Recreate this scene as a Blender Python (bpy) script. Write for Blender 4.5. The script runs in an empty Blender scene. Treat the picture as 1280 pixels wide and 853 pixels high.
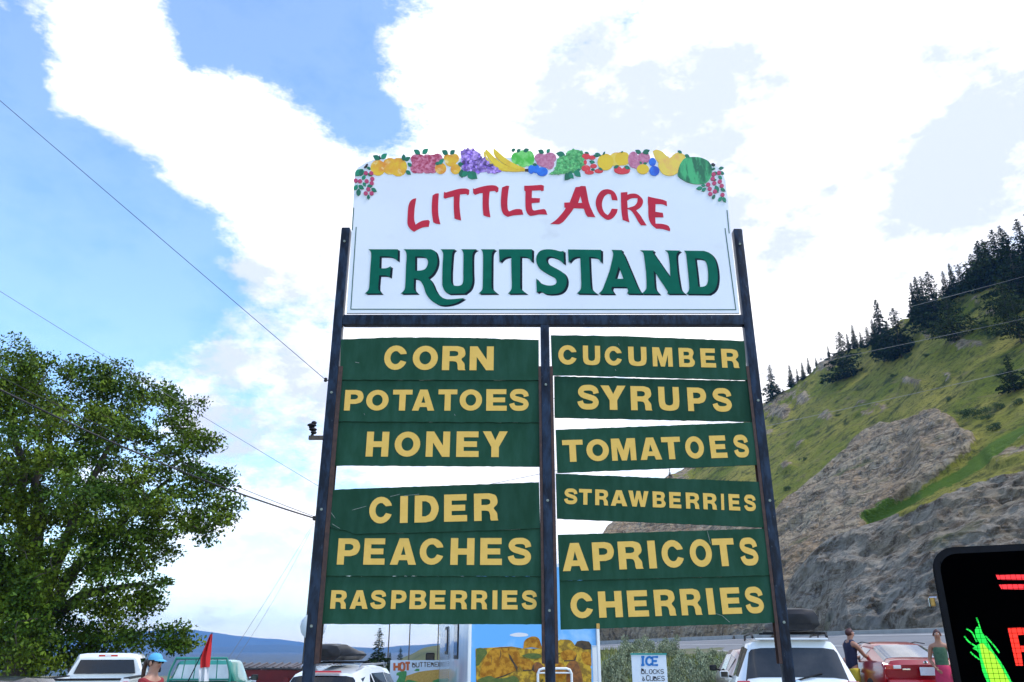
import bpy, bmesh, math, random
from mathutils import Vector, Matrix, noise
from mathutils.geometry import tessellate_polygon
R = math.radians
random.seed(7)
SC = bpy.context.scene
COL = SC.collection
# ------------------------------------------------------------------ camera
FPX, PITCH, CZ = 995.0, R(21.2), 1.6
cp, sp = math.cos(PITCH), math.sin(PITCH)
cam_d = bpy.data.cameras.new('camera')
cam_d.sensor_width = 36; cam_d.lens = 36*FPX/1280
cam_d.clip_start = .1; cam_d.clip_end = 30000
cam = bpy.data.objects.new('camera', cam_d); COL.objects.link(cam)
cam.location = (0, 0, CZ); cam.rotation_euler = (R(90)+PITCH, 0, 0)
SC.camera = cam
# ------------------------------------------------------------------ colour and light
SC.view_settings.view_transform = 'Standard'; SC.view_settings.look = 'None'
SC.view_settings.exposure = 0.9; SC.view_settings.gamma = 1
SUN_EL, SUN_AZ = R(55), R(105)      # azimuth from +Y towards +X: high on the right, through thin cloud
sd = bpy.data.lights.new('sun', 'SUN'); sd.energy = 1.5; sd.angle = R(10); sd.color = (1, .95, .88)
sun = bpy.data.objects.new('sun', sd); COL.objects.link(sun)
sdir = Vector((math.sin(SUN_AZ)*math.cos(SUN_EL), math.cos(SUN_AZ)*math.cos(SUN_EL), math.sin(SUN_EL)))
sun.rotation_euler = sdir.to_track_quat('Z', 'Y').to_euler()

def dirpx(x, y):
    u = (x-640)/FPX; v = (426.5-y)/FPX
    return Vector((u, cp-v*sp, sp+v*cp))
def P(x, y, Y):
    d = dirpx(x, y); k = Y/d.y
    return Vector((d.x*k, Y, CZ+d.z*k))

W = bpy.data.worlds.new('World'); SC.world = W; W.use_nodes = True
nt = W.node_tree; nt.nodes.clear()
def nd(t, **k):
    n = nt.nodes.new(t)
    for a, b in k.items(): setattr(n, a, b)
    return n
def lk(a, b): nt.links.new(a, b)
def mth(op, a, b=None, c=None, clamp=False):
    n = nd('ShaderNodeMath', operation=op, use_clamp=clamp)
    for i, q in enumerate((a, b, c)):
        if q is None: continue
        if isinstance(q, (int, float)): n.inputs[i].default_value = q
        else: lk(q, n.inputs[i])
    return n.outputs[0]
def sky_world():
    tc = nd('ShaderNodeTexCoord'); D = tc.outputs['Generated']
    sk = nd('ShaderNodeTexSky', sky_type='NISHITA', sun_disc=False)
    sk.sun_elevation = SUN_EL; sk.sun_rotation = SUN_AZ; sk.air_density = 1.0; sk.dust_density = .4; sk.ozone_density = 1.2
    mp = nd('ShaderNodeMapping'); mp.inputs['Scale'].default_value = (1, 1, 1.9); lk(D, mp.inputs['Vector'])
    def nz(scale, det, rough, dist=0, off=0):
        v = mp.outputs[0]
        if off:
            a = nd('ShaderNodeVectorMath', operation='ADD'); lk(v, a.inputs[0]); a.inputs[1].default_value = (off, off*.7, -off); v = a.outputs[0]
        n = nd('ShaderNodeTexNoise'); n.inputs['Scale'].default_value = scale; n.inputs['Detail'].default_value = det
        n.inputs['Roughness'].default_value = rough; n.inputs['Distortion'].default_value = dist; lk(v, n.inputs['Vector'])
        return n.outputs['Fac']
    def blobs(L):                    # soft caps on the sky sphere: (px, py, radius px, weight)
        acc = None
        for x, y, r, w in L:
            c = dirpx(x, y).normalized()
            k = 1/(1-math.cos(math.atan(r/FPX)))
            vm = nd('ShaderNodeVectorMath', operation='DOT_PRODUCT'); lk(D, vm.inputs[0]); vm.inputs[1].default_value = c
            e = mth('MULTIPLY', mth('SUBTRACT', vm.outputs['Value'], 1.0), k)
            g = mth('MULTIPLY', mth('POWER', 2.718, e), w)
            acc = g if acc is None else mth('ADD', acc, g)
        return acc
    holes = blobs([(20,270,100,.9),(70,340,110,.95),(200,325,60,.8),(225,385,50,.65),(60,380,70,.6),(-10,90,50,.8),(130,360,60,.5),(40,410,70,.5),(-90,250,160,.6),(128,225,36,.55),(90,210,40,.4),
                   (290,25,55,.8),(370,50,60,.8),(425,105,52,.8),(455,150,36,.6),(245,75,22,.45),(255,20,36,.5),(440,20,34,.5),
                   (150,130,20,.3),(405,420,26,.1),(20,800,200,.35),(300,790,90,.3),(450,800,120,.2),(330,480,60,.15),
                   (930,105,18,.3),(1160,265,12,.35),(870,130,14,.3),(850,165,9,.2)])
    solid = blobs([(120,50,85,.75),(230,150,95,.7),(175,250,40,.3),(350,170,60,.5),(350,270,100,.5),(80,120,45,.5),(420,240,50,.5),(620,200,260,.6),(900,250,300,.6),
                   (1150,150,260,.6),(560,60,80,.4),(150,415,38,.45),(210,400,22,.35),(20,405,18,.3),(125,383,16,.3),(20,215,16,.3),
                   (150,470,110,.3),(740,650,70,.7),(620,590,90,.5),(300,620,200,.45),(1000,350,200,.5),(240,760,60,.3)])
    n1 = nz(3.6, 10, .66, .0); n2 = nz(9, 9, .72, 0, 3.1)
    nn = mth('ADD', mth('MULTIPLY', n1, 2.6), mth('ADD', mth('MULTIPLY', n2, 2.4), -1.72))
    cov = mth('SUBTRACT', mth('ADD', nn, solid), holes)
    mr = nd('ShaderNodeMapRange', interpolation_type='SMOOTHSTEP'); lk(cov, mr.inputs['Value'])
    mr.inputs['From Min'].default_value = .36; mr.inputs['From Max'].default_value = 1.42
    vl = nz(2.4, 8, .7, .3, 21.0)
    veil = mth('MULTIPLY', mth('SUBTRACT', vl, .36), 1.5, clamp=True)
    cm = mth('MAXIMUM', mth('POWER', mr.outputs['Result'], 2.1), mth('MINIMUM', veil, .10))
    shade = blobs([(700,120,60,.7),(770,130,70,.7),(880,140,90,.8),(740,60,60,.35),(930,170,60,.5),(1210,190,110,.9),(860,300,60,.6),(1240,90,70,.5),(970,290,60,.5),
                   (410,330,80,.7),(470,300,60,.3),(330,400,80,.7),(290,470,80,.5),(370,500,90,.6),(70,90,60,.3),(300,330,50,.35),(350,570,60,.3),(270,560,60,.3)])
    n3 = nz(4.5, 5, .55, .4, 7.7)
    sf = mth('MULTIPLY', mth('ADD', mth('MULTIPLY', shade, 1.0), .04), mth('ADD', mth('MULTIPLY', n3, 1.8), -.25), clamp=True)
    big = nz(1.6, 4, .5, .3, 12.3)
    sf = mth('ADD', sf, mth('MULTIPLY', mth('SUBTRACT', big, .44), 1.2), clamp=True)
    n1b = nz(3.6, 10, .66, .0, .045)
    bil = mth('SUBTRACT', n1, n1b)
    sf = mth('ADD', sf, mth('MULTIPLY', bil, 3.8), clamp=True)
    n5 = nz(14, 8, .7, 0, 31.0)
    sf = mth('MULTIPLY', sf, mth('ADD', mth('MULTIPLY', n5, 2.0), .15), clamp=True)
    sf = mth('MINIMUM', sf, .95)
    cc = nd('ShaderNodeMixRGB'); lk(sf, cc.inputs['Fac'])
    cc.inputs['Color1'].default_value = (1.0, .985, .99, 1); cc.inputs['Color2'].default_value = (.46, .51, .66, 1)
    hs = nd('ShaderNodeHueSaturation'); hs.inputs['Saturation'].default_value = 1.22; hs.inputs['Value'].default_value = 1.6; lk(sk.outputs[0], hs.inputs['Color'])
    b1 = nd('ShaderNodeBackground'); lk(hs.outputs[0], b1.inputs['Color']); b1.inputs['Strength'].default_value = SKY
    b2 = nd('ShaderNodeBackground'); lk(cc.outputs[0], b2.inputs['Color']); b2.inputs['Strength'].default_value = CLOUD
    mx = nd('ShaderNodeMixShader'); lk(cm, mx.inputs[0]); lk(b1.outputs[0], mx.inputs[1]); lk(b2.outputs[0], mx.inputs[2])
    out = nd('ShaderNodeOutputWorld'); lk(mx.outputs[0], out.inputs['Surface'])
SKY, CLOUD = .12, .95
sky_world()

# ------------------------------------------------------------------ materials
def sock(n, *names):
    for q in names:
        if q in n.inputs: return n.inputs[q]
MATS = {}
def mat(name, col, rough=.6, metal=0, col2=None, scale=5, bump=0, bscale=None, detail=5, spec=.5, coat=0, lo=.35, hi=.65,
        col3=None, s3=40, lo3=.62, hi3=.7, isl=0, emit=None, es=1, coords='Object', stretch=None, bdist=.02, trans=0, alpha=1, sub=None, obj=0):
    m = bpy.data.materials.new(name); m.use_nodes = True; t = m.node_tree; b = t.nodes['Principled BSDF']
    N = t.nodes.new; L = t.links.new
    b.inputs['Roughness'].default_value = rough; b.inputs['Metallic'].default_value = metal
    sock(b, 'Specular IOR Level').default_value = spec
    if coat: sock(b, 'Coat Weight').default_value = coat; sock(b, 'Coat Roughness').default_value = .06
    if trans: sock(b, 'Transmission Weight').default_value = trans
    b.inputs['Alpha'].default_value = alpha
    tc = N('ShaderNodeTexCoord'); mp = N('ShaderNodeMapping'); L(tc.outputs[coords], mp.inputs['Vector'])
    if stretch: mp.inputs['Scale'].default_value = stretch
    def noi(s, d=detail, dist=0):
        n = N('ShaderNodeTexNoise'); n.inputs['Scale'].default_value = s; n.inputs['Detail'].default_value = d; n.inputs['Distortion'].default_value = dist
        n.inputs['Roughness'].default_value = .6; L(mp.outputs[0], n.inputs['Vector']); return n.outputs['Fac']
    def ramp(f, a, c):
        r = N('ShaderNodeMapRange'); L(f, r.inputs['Value']); r.inputs['From Min'].default_value = a; r.inputs['From Max'].default_value = c; return r.outputs['Result']
    def mix(f, a, c):
        x = N('ShaderNodeMixRGB'); L(f, x.inputs['Fac'])
        for i, q in ((1, a), (2, c)):
            if isinstance(q, tuple): x.inputs[i].default_value = (*q[:3], 1)
            else: L(q, x.inputs[i])
        return x.outputs[0]
    c = tuple(col)
    if col2: c = mix(ramp(noi(scale, dist=.2), lo, hi), c, col2)
    if col3: c = mix(ramp(noi(s3, 3), lo3, hi3), c, col3)
    if isl:
        g = N('ShaderNodeNewGeometry'); h = N('ShaderNodeHueSaturation')
        r1 = N('ShaderNodeMapRange'); L(g.outputs['Random Per Island'], r1.inputs['Value']); r1.inputs['To Min'].default_value = 1-isl; r1.inputs['To Max'].default_value = 1+isl
        L(r1.outputs['Result'], h.inputs['Value'])
        if isinstance(c, tuple): h.inputs['Color'].default_value = (*c[:3], 1)
        else: L(c, h.inputs['Color'])
        c = h.outputs[0]
    if obj:
        g = N('ShaderNodeObjectInfo'); h = N('ShaderNodeHueSaturation')
        r1 = N('ShaderNodeMapRange'); L(g.outputs['Random'], r1.inputs['Value']); r1.inputs['To Min'].default_value = 1-obj; r1.inputs['To Max'].default_value = 1+obj
        L(r1.outputs['Result'], h.inputs['Value']); L(c, h.inputs['Color']); c = h.outputs[0]
    if isinstance(c, tuple): b.inputs['Base Color'].default_value = (*c[:3], 1)
    else: L(c, b.inputs['Base Color'])
    if bump:
        bn = N('ShaderNodeBump'); bn.inputs['Strength'].default_value = bump; bn.inputs['Distance'].default_value = bdist
        L(noi(bscale or scale*3), bn.inputs['Height']); L(bn.outputs[0], b.inputs['Normal'])
    if emit:
        b.inputs['Emission Color'].default_value = (*emit, 1); b.inputs['Emission Strength'].default_value = es
    MATS[name] = m
    return m

M = {}
M['steel'] = mat('painted_steel_navy', (.006,.009,.018),   .36, 0, (.018,.034,.065), 26, spec=.18, bump=.35, bscale=60, lo=.4, hi=.62, col3=(.10,.12,.15), s3=90, lo3=.66, hi3=.74, stretch=(1,1,.35), bdist=.004)
M['rail'] = mat('rusty_brown_rail', (.035,.018,.016), .7, 0, (.075,.035,.025), 30, .3, 80, bdist=.003)
M['white'] = mat('sign_white_paint', (.83,.86,.89), .5, 0, (.78,.81,.85), 1.6, .06, 30, lo=.4, hi=.7, bdist=.002, spec=.2, col3=(.70,.72,.73), s3=3.5, lo3=.64, hi3=.80)
M['ply'] = mat('plywood_edge', (.45,.38,.28), .8, 0, (.3,.24,.17), 30)
M['green'] = mat('sign_board_green', (.013,.058,.031), .42, 0, (.021,.078,.048), 6, .12, 60, obj=.14, lo=.38, hi=.66, stretch=(2.5,1,.8), col3=(.35,.42,.38), s3=55, lo3=.775, hi3=.80, bdist=.002, spec=.08)
M['yellow'] = mat('letter_yellow', (.84,.53,.13), .5, 0, (.79,.49,.11), 18, .05, 60, bdist=.001, spec=.08)
M['chip'] = mat('bare_chipped_edge', (.34,.37,.33), .8, 0, (.10,.15,.12), 200)
M['lgreen'] = mat('letter_green', (.004,.135,.085), .4, 0, (.003,.115,.072), 12, spec=.08)
M['lblack'] = mat('letter_shadow_black', (.008,.016,.026), .4, 0, (.012,.02,.03), 20, spec=.08)
M['lred'] = mat('letter_red', (.62,.035,.065), .4, 0, (.52,.035,.06), 14, spec=.08)
M['stripe'] = mat('stripe_green', (.03,.11,.09), .5)
M['f_orange'] = mat('paint_orange', (.86,.52,.015), .5, 0, (.80,.26,.02), 12, lo=.42, hi=.66, col3=(.95,.74,.30), s3=22, lo3=.55, hi3=.72)
M['f_yellow'] = mat('paint_banana', (.88,.62,.03), .5, 0, (.72,.36,.02), 12, lo=.5, hi=.75)
M['f_pink'] = mat('paint_berry_pink', (.42,.03,.08), .5, 0, (.72,.24,.34), 45, lo=.42, hi=.62)
M['f_mauve'] = mat('paint_plum', (.52,.14,.24), .5, 0, (.68,.30,.42), 50, lo=.4, hi=.7)
M['f_purple'] = mat('paint_grape', (.17,.07,.42), .5, isl=.75)
M['f_lime'] = mat('paint_green_apple', (.08,.52,.05), .5, 0, (.3,.78,.22), 14, lo=.42, hi=.62)
M['f_green'] = mat('paint_green_grape', (.05,.36,.10), .5, 0, (.2,.6,.2), 40, isl=.35)
M['f_red'] = mat('paint_strawberry', (.75,.04,.05), .5, 0, (.8,.3,.25), 60, lo=.6, hi=.7)
M['f_blue'] = mat('paint_blueberry', (.01,.08,.52), .5, 0, (.02,.2,.75), 14)
M['f_pear'] = mat('paint_pear', (.88,.62,.08), .5, 0, (.86,.42,.12), 12, lo=.5, hi=.75)
M['f_melon'] = mat('paint_melon', (.003,.15,.06), .5, 0, (.05,.45,.16), 9, lo=.45, hi=.58, stretch=(2.6,1,.6))
M['f_leaf'] = mat('paint_leaf', (.004,.17,.085), .5, isl=.5)
M['f_cherry'] = mat('paint_cherry', (.42,.04,.11), .5, isl=.3)
M['f_dark'] = mat('paint_stalk', (.03,.012,.02), .5)
M['wood'] = mat('pole_wood', (.06,.045,.035), .85, 0, (.11,.09,.07), 8, .4, 30, stretch=(4,4,.4))
M['cable_grey'] = mat('cable_aluminium', (.16,.16,.17), .6)
M['cable'] = mat('cable_black', (.012,.012,.014), .6)
M['bark'] = mat('bark', (.045,.035,.028), .9, 0, (.08,.065,.05), 6, .6, 25, stretch=(3,3,.6))
M['leaf'] = mat('leaf_green', (.036,.082,.006), .55, 0, (.13,.18,.012), .6, isl=.5, spec=.15, lo=.4, hi=.65)
M['needle'] = mat('conifer_needles', (.016,.032,.010), .7, isl=.6, spec=.05)
M['needle2'] = mat('conifer_needles_olive', (.035,.055,.012), .7, isl=.6, spec=.05)
M['sage'] = mat('sagebrush_leaves', (.30,.33,.21), .8, 0, (.17,.20,.11), 1.2, isl=.5, spec=.1)
M['grass'] = mat('grass_blades', (.16,.20,.04), .8, 0, (.24,.22,.10), .15, isl=.4, spec=.1)
M['twig'] = mat('twigs', (.07,.05,.04), .9)
M['asph'] = mat('road_asphalt', (.17,.17,.175), .85, 0, (.21,.21,.21), .25, .3, 6, bdist=.01)
M['line'] = mat('road_paint', (.6,.6,.58), .7)
M['gravel'] = mat('gravel', (.24,.225,.2), .9, 0, (.15,.14,.125), 1.5, .5, 12, bdist=.03)
M['soil'] = mat('dry_grass_soil', (.10,.115,.035), .95, 0, (.17,.15,.10), .12, .6, 3, bdist=.1)
M['water'] = mat('lake_water', (.012,.035,.06), .5, 0, (.01,.03,.05), .01, .2, .05, bdist=.3, spec=.12)
M['mount'] = mat('mountain_forest', (.018,.035,.04), .95, 0, (.04,.055,.045), .0012)
M['knoll'] = mat('knoll_dry_grass', (.13,.13,.04), .95, 0, (.06,.075,.03), .12, .5, .6, bdist=.5)
def paint(n, c, **k): M[n] = mat(n, c, .28, 0, tuple(min(1, q*1.06) for q in c), 3, coat=.7, **k)
paint('paint_white', (.74,.77,.77)); paint('paint_red', (.30,.004,.010)); paint('paint_maroon', (.09,.008,.014)); paint('paint_black', (.012,.012,.014)); paint('paint_teal', (.012,.20,.15))
M['glass'] = mat('car_glass', (.008,.009,.011), .05, 0, spec=.5)
M['glass2'] = mat('car_glass_tinted', (.014,.017,.02), .07, 0, (.05,.05,.05), 1.2, spec=.5)
M['rubber'] = mat('rubber', (.014,.014,.015), .75, 0, (.025,.025,.026), 10)
M['trim'] = mat('black_plastic', (.010,.010,.012), .5, 0, (.02,.02,.022), 8, spec=.2)
M['alloy'] = mat('alloy', (.55,.55,.57), .3, .9)
M['chrome'] = mat('chrome', (.7,.7,.72), .12, 1)
M['tail'] = mat('tail_lamp_red', (.45,.008,.008), .15, coat=.8)
M['tailw'] = mat('tail_lamp_clear', (.7,.66,.66), .15, coat=.8)
M['amber'] = mat('lamp_amber', (.75,.2,.01), .2, coat=.6)
M['plate'] = mat('licence_plate', (.62,.66,.72), .5, 0, (.2,.3,.5), 60, lo=.6, hi=.7)
M['box'] = mat('roof_box_shell', (.012,.012,.014), .45, 0, (.02,.02,.023), 6, spec=.25)
M['boxtop'] = mat('roof_box_grey', (.20,.20,.22), .4)
M['skin'] = mat('skin', (.45,.24,.16), .5, 0, (.40,.20,.13), 9)
M['skin2'] = mat('skin_tanned', (.36,.17,.10), .5, 0, (.30,.14,.085), 9)
M['hair'] = mat('hair_brown', (.035,.018,.010), .6, 0, (.07,.035,.018), 30, .4, 90, bdist=.004)
M['hair2'] = mat('hair_reddish', (.05,.012,.010), .6, 0, (.07,.02,.015), 30, .4, 90, bdist=.004)
M['navy'] = mat('cloth_navy', (.012,.012,.035), .85, 0, (.02,.02,.05), 12, .3, 120, bdist=.002)
M['clyellow'] = mat('cloth_yellow', (.65,.48,.04), .85)
M['clgreen'] = mat('cloth_green', (.035,.085,.045), .85, 0, (.06,.13,.07), 14)
M['clpink'] = mat('cloth_pink', (.55,.03,.10), .85, 0, (.42,.03,.08), 10)
M['clred'] = mat('cloth_dark_red', (.22,.014,.02), .85, 0, (.28,.02,.025), 8)
M['capblue'] = mat('cap_light_blue', (.10,.42,.66), .7, 0, (.08,.36,.6), 30)
M['flagred'] = mat('flag_red', (.60,.02,.02), .8, 0, (.5,.02,.02), 6)
M['flagwhite'] = mat('flag_white', (.75,.74,.74), .8)
M['binred'] = mat('container_red', (.20,.012,.016), .5, 0, (.14,.012,.014), 3)
M['lid'] = mat('container_lid', (.035,.03,.034), .5, 0, (.06,.05,.055), 3)
M['lid2'] = mat('container_lid_ridge', (.09,.075,.08), .5)
M['rvwhite'] = mat('motorhome_shell', (.62,.68,.76), .22, 0, (.45,.56,.70), .9, coat=.5)
M['mursky'] = mat('print_sky', (.16,.46,.84), .5, 0, (.45,.66,.88), 1.4, spec=.1, lo=.55, hi=.75)
M['mursand'] = mat('print_sandy_rock', (.60,.37,.04), .5, 0, (.26,.16,.03), 8, spec=.1, lo=.44, hi=.56, col3=(.05,.05,.01), s3=11, lo3=.64, hi3=.72)
M['murrock'] = mat('print_orange_rock', (.55,.27,.03), .5, 0, (.30,.12,.015), 10, spec=.1, lo=.42, hi=.6, col3=(.06,.03,.01), s3=13, lo3=.66, hi3=.74)
M['murred'] = mat('print_rust_rock', (.34,.12,.015), .5, 0, (.12,.045,.01), 12)
M['murdark'] = mat('print_dark_rock', (.09,.05,.015), .5, 0, (.02,.015,.01), 12)
M['murbush'] = mat('print_bush', (.05,.10,.012), .5, 0, (.12,.15,.02), 20)
M['signwhite'] = mat('small_sign_white', (.72,.78,.84), .4, 0, (.66,.74,.82), 6)
M['teal'] = mat('sign_edge_teal', (.02,.30,.27), .5)
M['iceblue'] = mat('letter_blue', (.01,.17,.50), .5)
M['grey'] = mat('letter_grey', (.055,.06,.075), .5)
M['brown'] = mat('letter_brown', (.16,.12,.10), .5)
M['horange'] = mat('letter_orange', (.62,.13,.03), .5)
M['cob'] = mat('print_corn', (.62,.32,.05), .5, 0, (.75,.45,.10), 24)
M['husk'] = mat('print_husk', (.05,.26,.06), .5, 0, (.10,.36,.10), 14)
M['disc'] = mat('pale_cover', (.66,.70,.72), .5, 0, (.58,.63,.66), 5)
M['ledcase'] = mat('display_case_black', (.003,.003,.006), .35, 0, (.006,.007,.012), 10, spec=.12)
M['ledscreen'] = mat('display_screen', (.0008,.0008,.001), .6, spec=.0)
M['ledred'] = mat('led_red', (.1,0,0), .5, emit=(1,.03,.012), es=.8)
M['ledline'] = mat('led_red_line', (.1,0,0), .5, emit=(1,.035,.045), es=.75)
M['ledgreen'] = mat('led_green', (0,.1,0), .5, emit=(.01,.78,.07), es=.75)
M['ledlime'] = mat('led_lime', (0,.1,0), .5, emit=(.40,.85,.03), es=.72)
M['brass'] = mat('latch_brass', (.55,.32,.08), .4, .5)

# ------------------------------------------------------------------ mesh helpers
def xform(o, m):
    for v in o: v[:] = m @ v
class MB:
    def __init__(s): s.v = []; s.f = []; s.m = []; s.cm = 0
    def add(s, vs, fs, mi=None):
        n = len(s.v); s.v += [Vector(q) for q in vs]
        for f in fs: s.f.append([n+i for i in f]); s.m.append(s.cm if mi is None else mi)
        return s
    def hexa(s, p, mi=None):     # 8 points: bottom 4 (ccw from above), top 4
        return s.add(p, [(3,2,1,0),(4,5,6,7),(0,1,5,4),(1,2,6,5),(2,3,7,6),(3,0,4,7)], mi)
    def box(s, c, d, mi=None, rot=None):
        x, y, z = c; a, b, h = (q/2 for q in d)
        p = [Vector(q) for q in ((-a,-b,-h),(a,-b,-h),(a,b,-h),(-a,b,-h),(-a,-b,h),(a,-b,h),(a,b,h),(-a,b,h))]
        if rot: p = [rot @ q for q in p]
        return s.hexa([q+Vector(c) for q in p], mi)
    def tube(s, pts, rad, n=8, cap=True, mi=None):
        pts = [Vector(q) for q in pts]; rings = []
        r = rad if hasattr(rad, '__len__') else [rad]*len(pts)
        up = None
        for i, q in enumerate(pts):
            t = (pts[min(i+1, len(pts)-1)]-pts[max(i-1, 0)]).normalized()
            if up is None: up = t.orthogonal().normalized()
            a = (up - t*up.dot(t)); a = a.normalized() if a.length > 1e-6 else t.orthogonal().normalized(); up = a
            b = t.cross(a)
            rings.append([q + (a*math.cos(k*2*math.pi/n)+b*math.sin(k*2*math.pi/n))*r[i] for k in range(n)])
        return s.rings(rings, True, cap, mi)
    def rings(s, rings, closed=True, cap=True, mi=None):
        n = len(rings[0]); vs = [q for r in rings for q in r]; fs = []
        for i in range(len(rings)-1):
            for k in range(n if closed else n-1):
                a = i*n+k; b = i*n+(k+1) % n; fs.append((a, b, b+n, a+n))
        if cap and closed: fs.append(tuple(range(n))[::-1]); fs.append(tuple((len(rings)-1)*n+k for k in range(n)))
        return s.add(vs, fs, mi)
    def lathe(s, prof, n=16, axis='z', c=(0,0,0), mi=None):
        rings = []
        for r, h in prof:
            ring = []
            for k in range(n):
                a = k*2*math.pi/n; x, y = r*math.cos(a), r*math.sin(a)
                q = {'z': (x, y, h), 'x': (h, x, y), 'y': (x, h, y)}[axis]
                ring.append(Vector(q)+Vector(c))
            rings.append(ring)
        return s.rings(rings, True, True, mi)
    def ball(s, c, r, n=10, m=7, mi=None):
        r = Vector(r) if hasattr(r, '__len__') else Vector((r, r, r))
        rings = []
        for j in range(m+1):
            a = math.pi*(j+.02)/(m+.04)
            rings.append([Vector((c[0]+r.x*math.sin(a)*math.cos(k*2*math.pi/n), c[1]+r.y*math.sin(a)*math.sin(k*2*math.pi/n), c[2]-r.z*math.cos(a))) for k in range(n)])
        return s.rings(rings, True, True, mi)
    def plate(s, outer, holes=(), fn=None, th=.003, mi=None):   # 2D outline -> solid; fn(x, y, d) gives the 3D point, d runs 0 front .. th back
        loops = [list(outer)]+[list(h) for h in holes]
        pts = [q for l in loops for q in l]; n = len(pts)
        tri = tessellate_polygon([[Vector((q[0], q[1], 0)) for q in l] for l in loops])
        vs = [fn(q[0], q[1], 0) for q in pts]+[fn(q[0], q[1], th) for q in pts]
        fs = [tuple(t) for t in tri]+[tuple(n+i for i in t)[::-1] for t in tri]
        k = 0
        for l in loops:
            for i in range(len(l)): a = k+i; b = k+(i+1) % len(l); fs.append((a, b, b+n, a+n))
            k += len(l)
        return s.add(vs, fs, mi)
    def build(s, name, mats, parent=None, smooth=None, bevel=0, origin=None, normals=True):
        me = bpy.data.meshes.new(name)
        if origin is None: origin = Vector((0,0,0))
        else: origin = Vector(origin)
        me.from_pydata([tuple(q-origin) for q in s.v], [], s.f)
        ml = mats if isinstance(mats, (list, tuple)) else [mats]
        for q in ml: me.materials.append(M[q] if isinstance(q, str) else q)
        if len(ml) > 1: me.polygons.foreach_set('material_index', s.m)
        if normals or bevel:
            bm = bmesh.new(); bm.from_mesh(me)
            if normals: bmesh.ops.recalc_face_normals(bm, faces=bm.faces)
            if bevel:
                es = [e for e in bm.edges if len(e.link_faces) == 2 and e.calc_face_angle(0) > .5]
                bmesh.ops.bevel(bm, geom=es, offset=bevel, segments=2, profile=.6, affect='EDGES', clamp_overlap=True)
            bm.to_mesh(me); bm.free()
        if smooth is not None:
            me.shade_smooth(); me.set_sharp_from_angle(angle=R(smooth))
        o = bpy.data.objects.new(name, me); COL.objects.link(o)
        o.location = origin
        if parent is not None:
            o.parent = parent
        return o
def tag(o, label=None, cat=None, group=None, kind=None):
    for k, v in (('label', label), ('category', cat), ('group', group), ('kind', kind)):
        if v: o[k] = v
    return o
def thing(name, label, cat, loc=(0,0,0), rz=0, group=None):
    o = bpy.data.objects.new(name, None); COL.objects.link(o); o.empty_display_size = .2
    o.location = loc; o.rotation_euler = (0, 0, rz)
    return tag(o, label, cat, group)
def wparent(o, par, loc):      # o's mesh is in world coordinates: keep it there under a moved, unrotated parent
    o.parent = par; o.location = Vector(o.location)-Vector(loc); return o
def crv(pts, n=4):             # closed outline; points with a third value are smooth
    out = []; N_ = len(pts)
    for i in range(N_):
        p0, p1, p2, p3 = (pts[(i+k) % N_] for k in (-1, 0, 1, 2))
        s1, s2 = len(p1) > 2, len(p2) > 2
        a, b = Vector(p1[:2]), Vector(p2[:2])
        out.append((a.x, a.y))
        if not (s1 or s2): continue
        m1 = (b-Vector(p0[:2]))/2 if s1 else (b-a)*.9
        m2 = (Vector(p3[:2])-a)/2 if s2 else (b-a)*.9
        for k in range(1, n):
            t = k/n; t2 = t*t; t3 = t2*t
            q = a*(2*t3-3*t2+1)+m1*(t3-2*t2+t)+b*(-2*t3+3*t2)+m2*(t3-t2)
            out.append((q.x, q.y))
    return out
def opn(pts, n=5):             # smooth an open 2D polyline
    out = []
    for i in range(len(pts)-1):
        p0, p1, p2, p3 = (Vector(pts[max(0, min(len(pts)-1, i+k))]) for k in (-1, 0, 1, 2))
        for k in range(n):
            t = k/n
            out.append(((2*p1)+(p2-p0)*t+(2*p0-5*p1+4*p2-p3)*t*t+(3*p1-p0-3*p2+p3)*t**3)*.5)
    out.append(Vector(pts[-1])); return out
def stroke(pts, w, smooth=True, asp=1):
    c = opn(pts) if smooth else [Vector(q) for q in pts]
    Lf, Rt = [], []
    for i, q in enumerate(c):
        t = (c[min(i+1, len(c)-1)]-c[max(i-1, 0)]).normalized(); n_ = Vector((-t.y, t.x))
        Lf.append((q.x+n_.x*w, q.y+n_.y*w*asp)); Rt.append((q.x-n_.x*w, q.y-n_.y*w*asp))
    return Lf+Rt[::-1]
S_ = 1
def ell(cx, cy, rx, ry, n=20): return [(cx+rx*math.cos(k*2*math.pi/n), cy+ry*math.sin(k*2*math.pi/n)) for k in range(n)]
def arcC():
    o = [(.5+.5*math.cos(R(a)), .5+.5*math.sin(R(a))) for a in range(28, 333, 16)]
    i = [(.5+.235*math.cos(R(a)), .5+.27*math.sin(R(a))) for a in range(322, 37, -19)]
    return [(o[0][0]+.02, o[0][1]-.08)]+o+[(o[-1][0]+.02, o[-1][1]+.06)]+[(.72,.385)]+i[1:-1]+[(.71,.635)]
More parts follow.
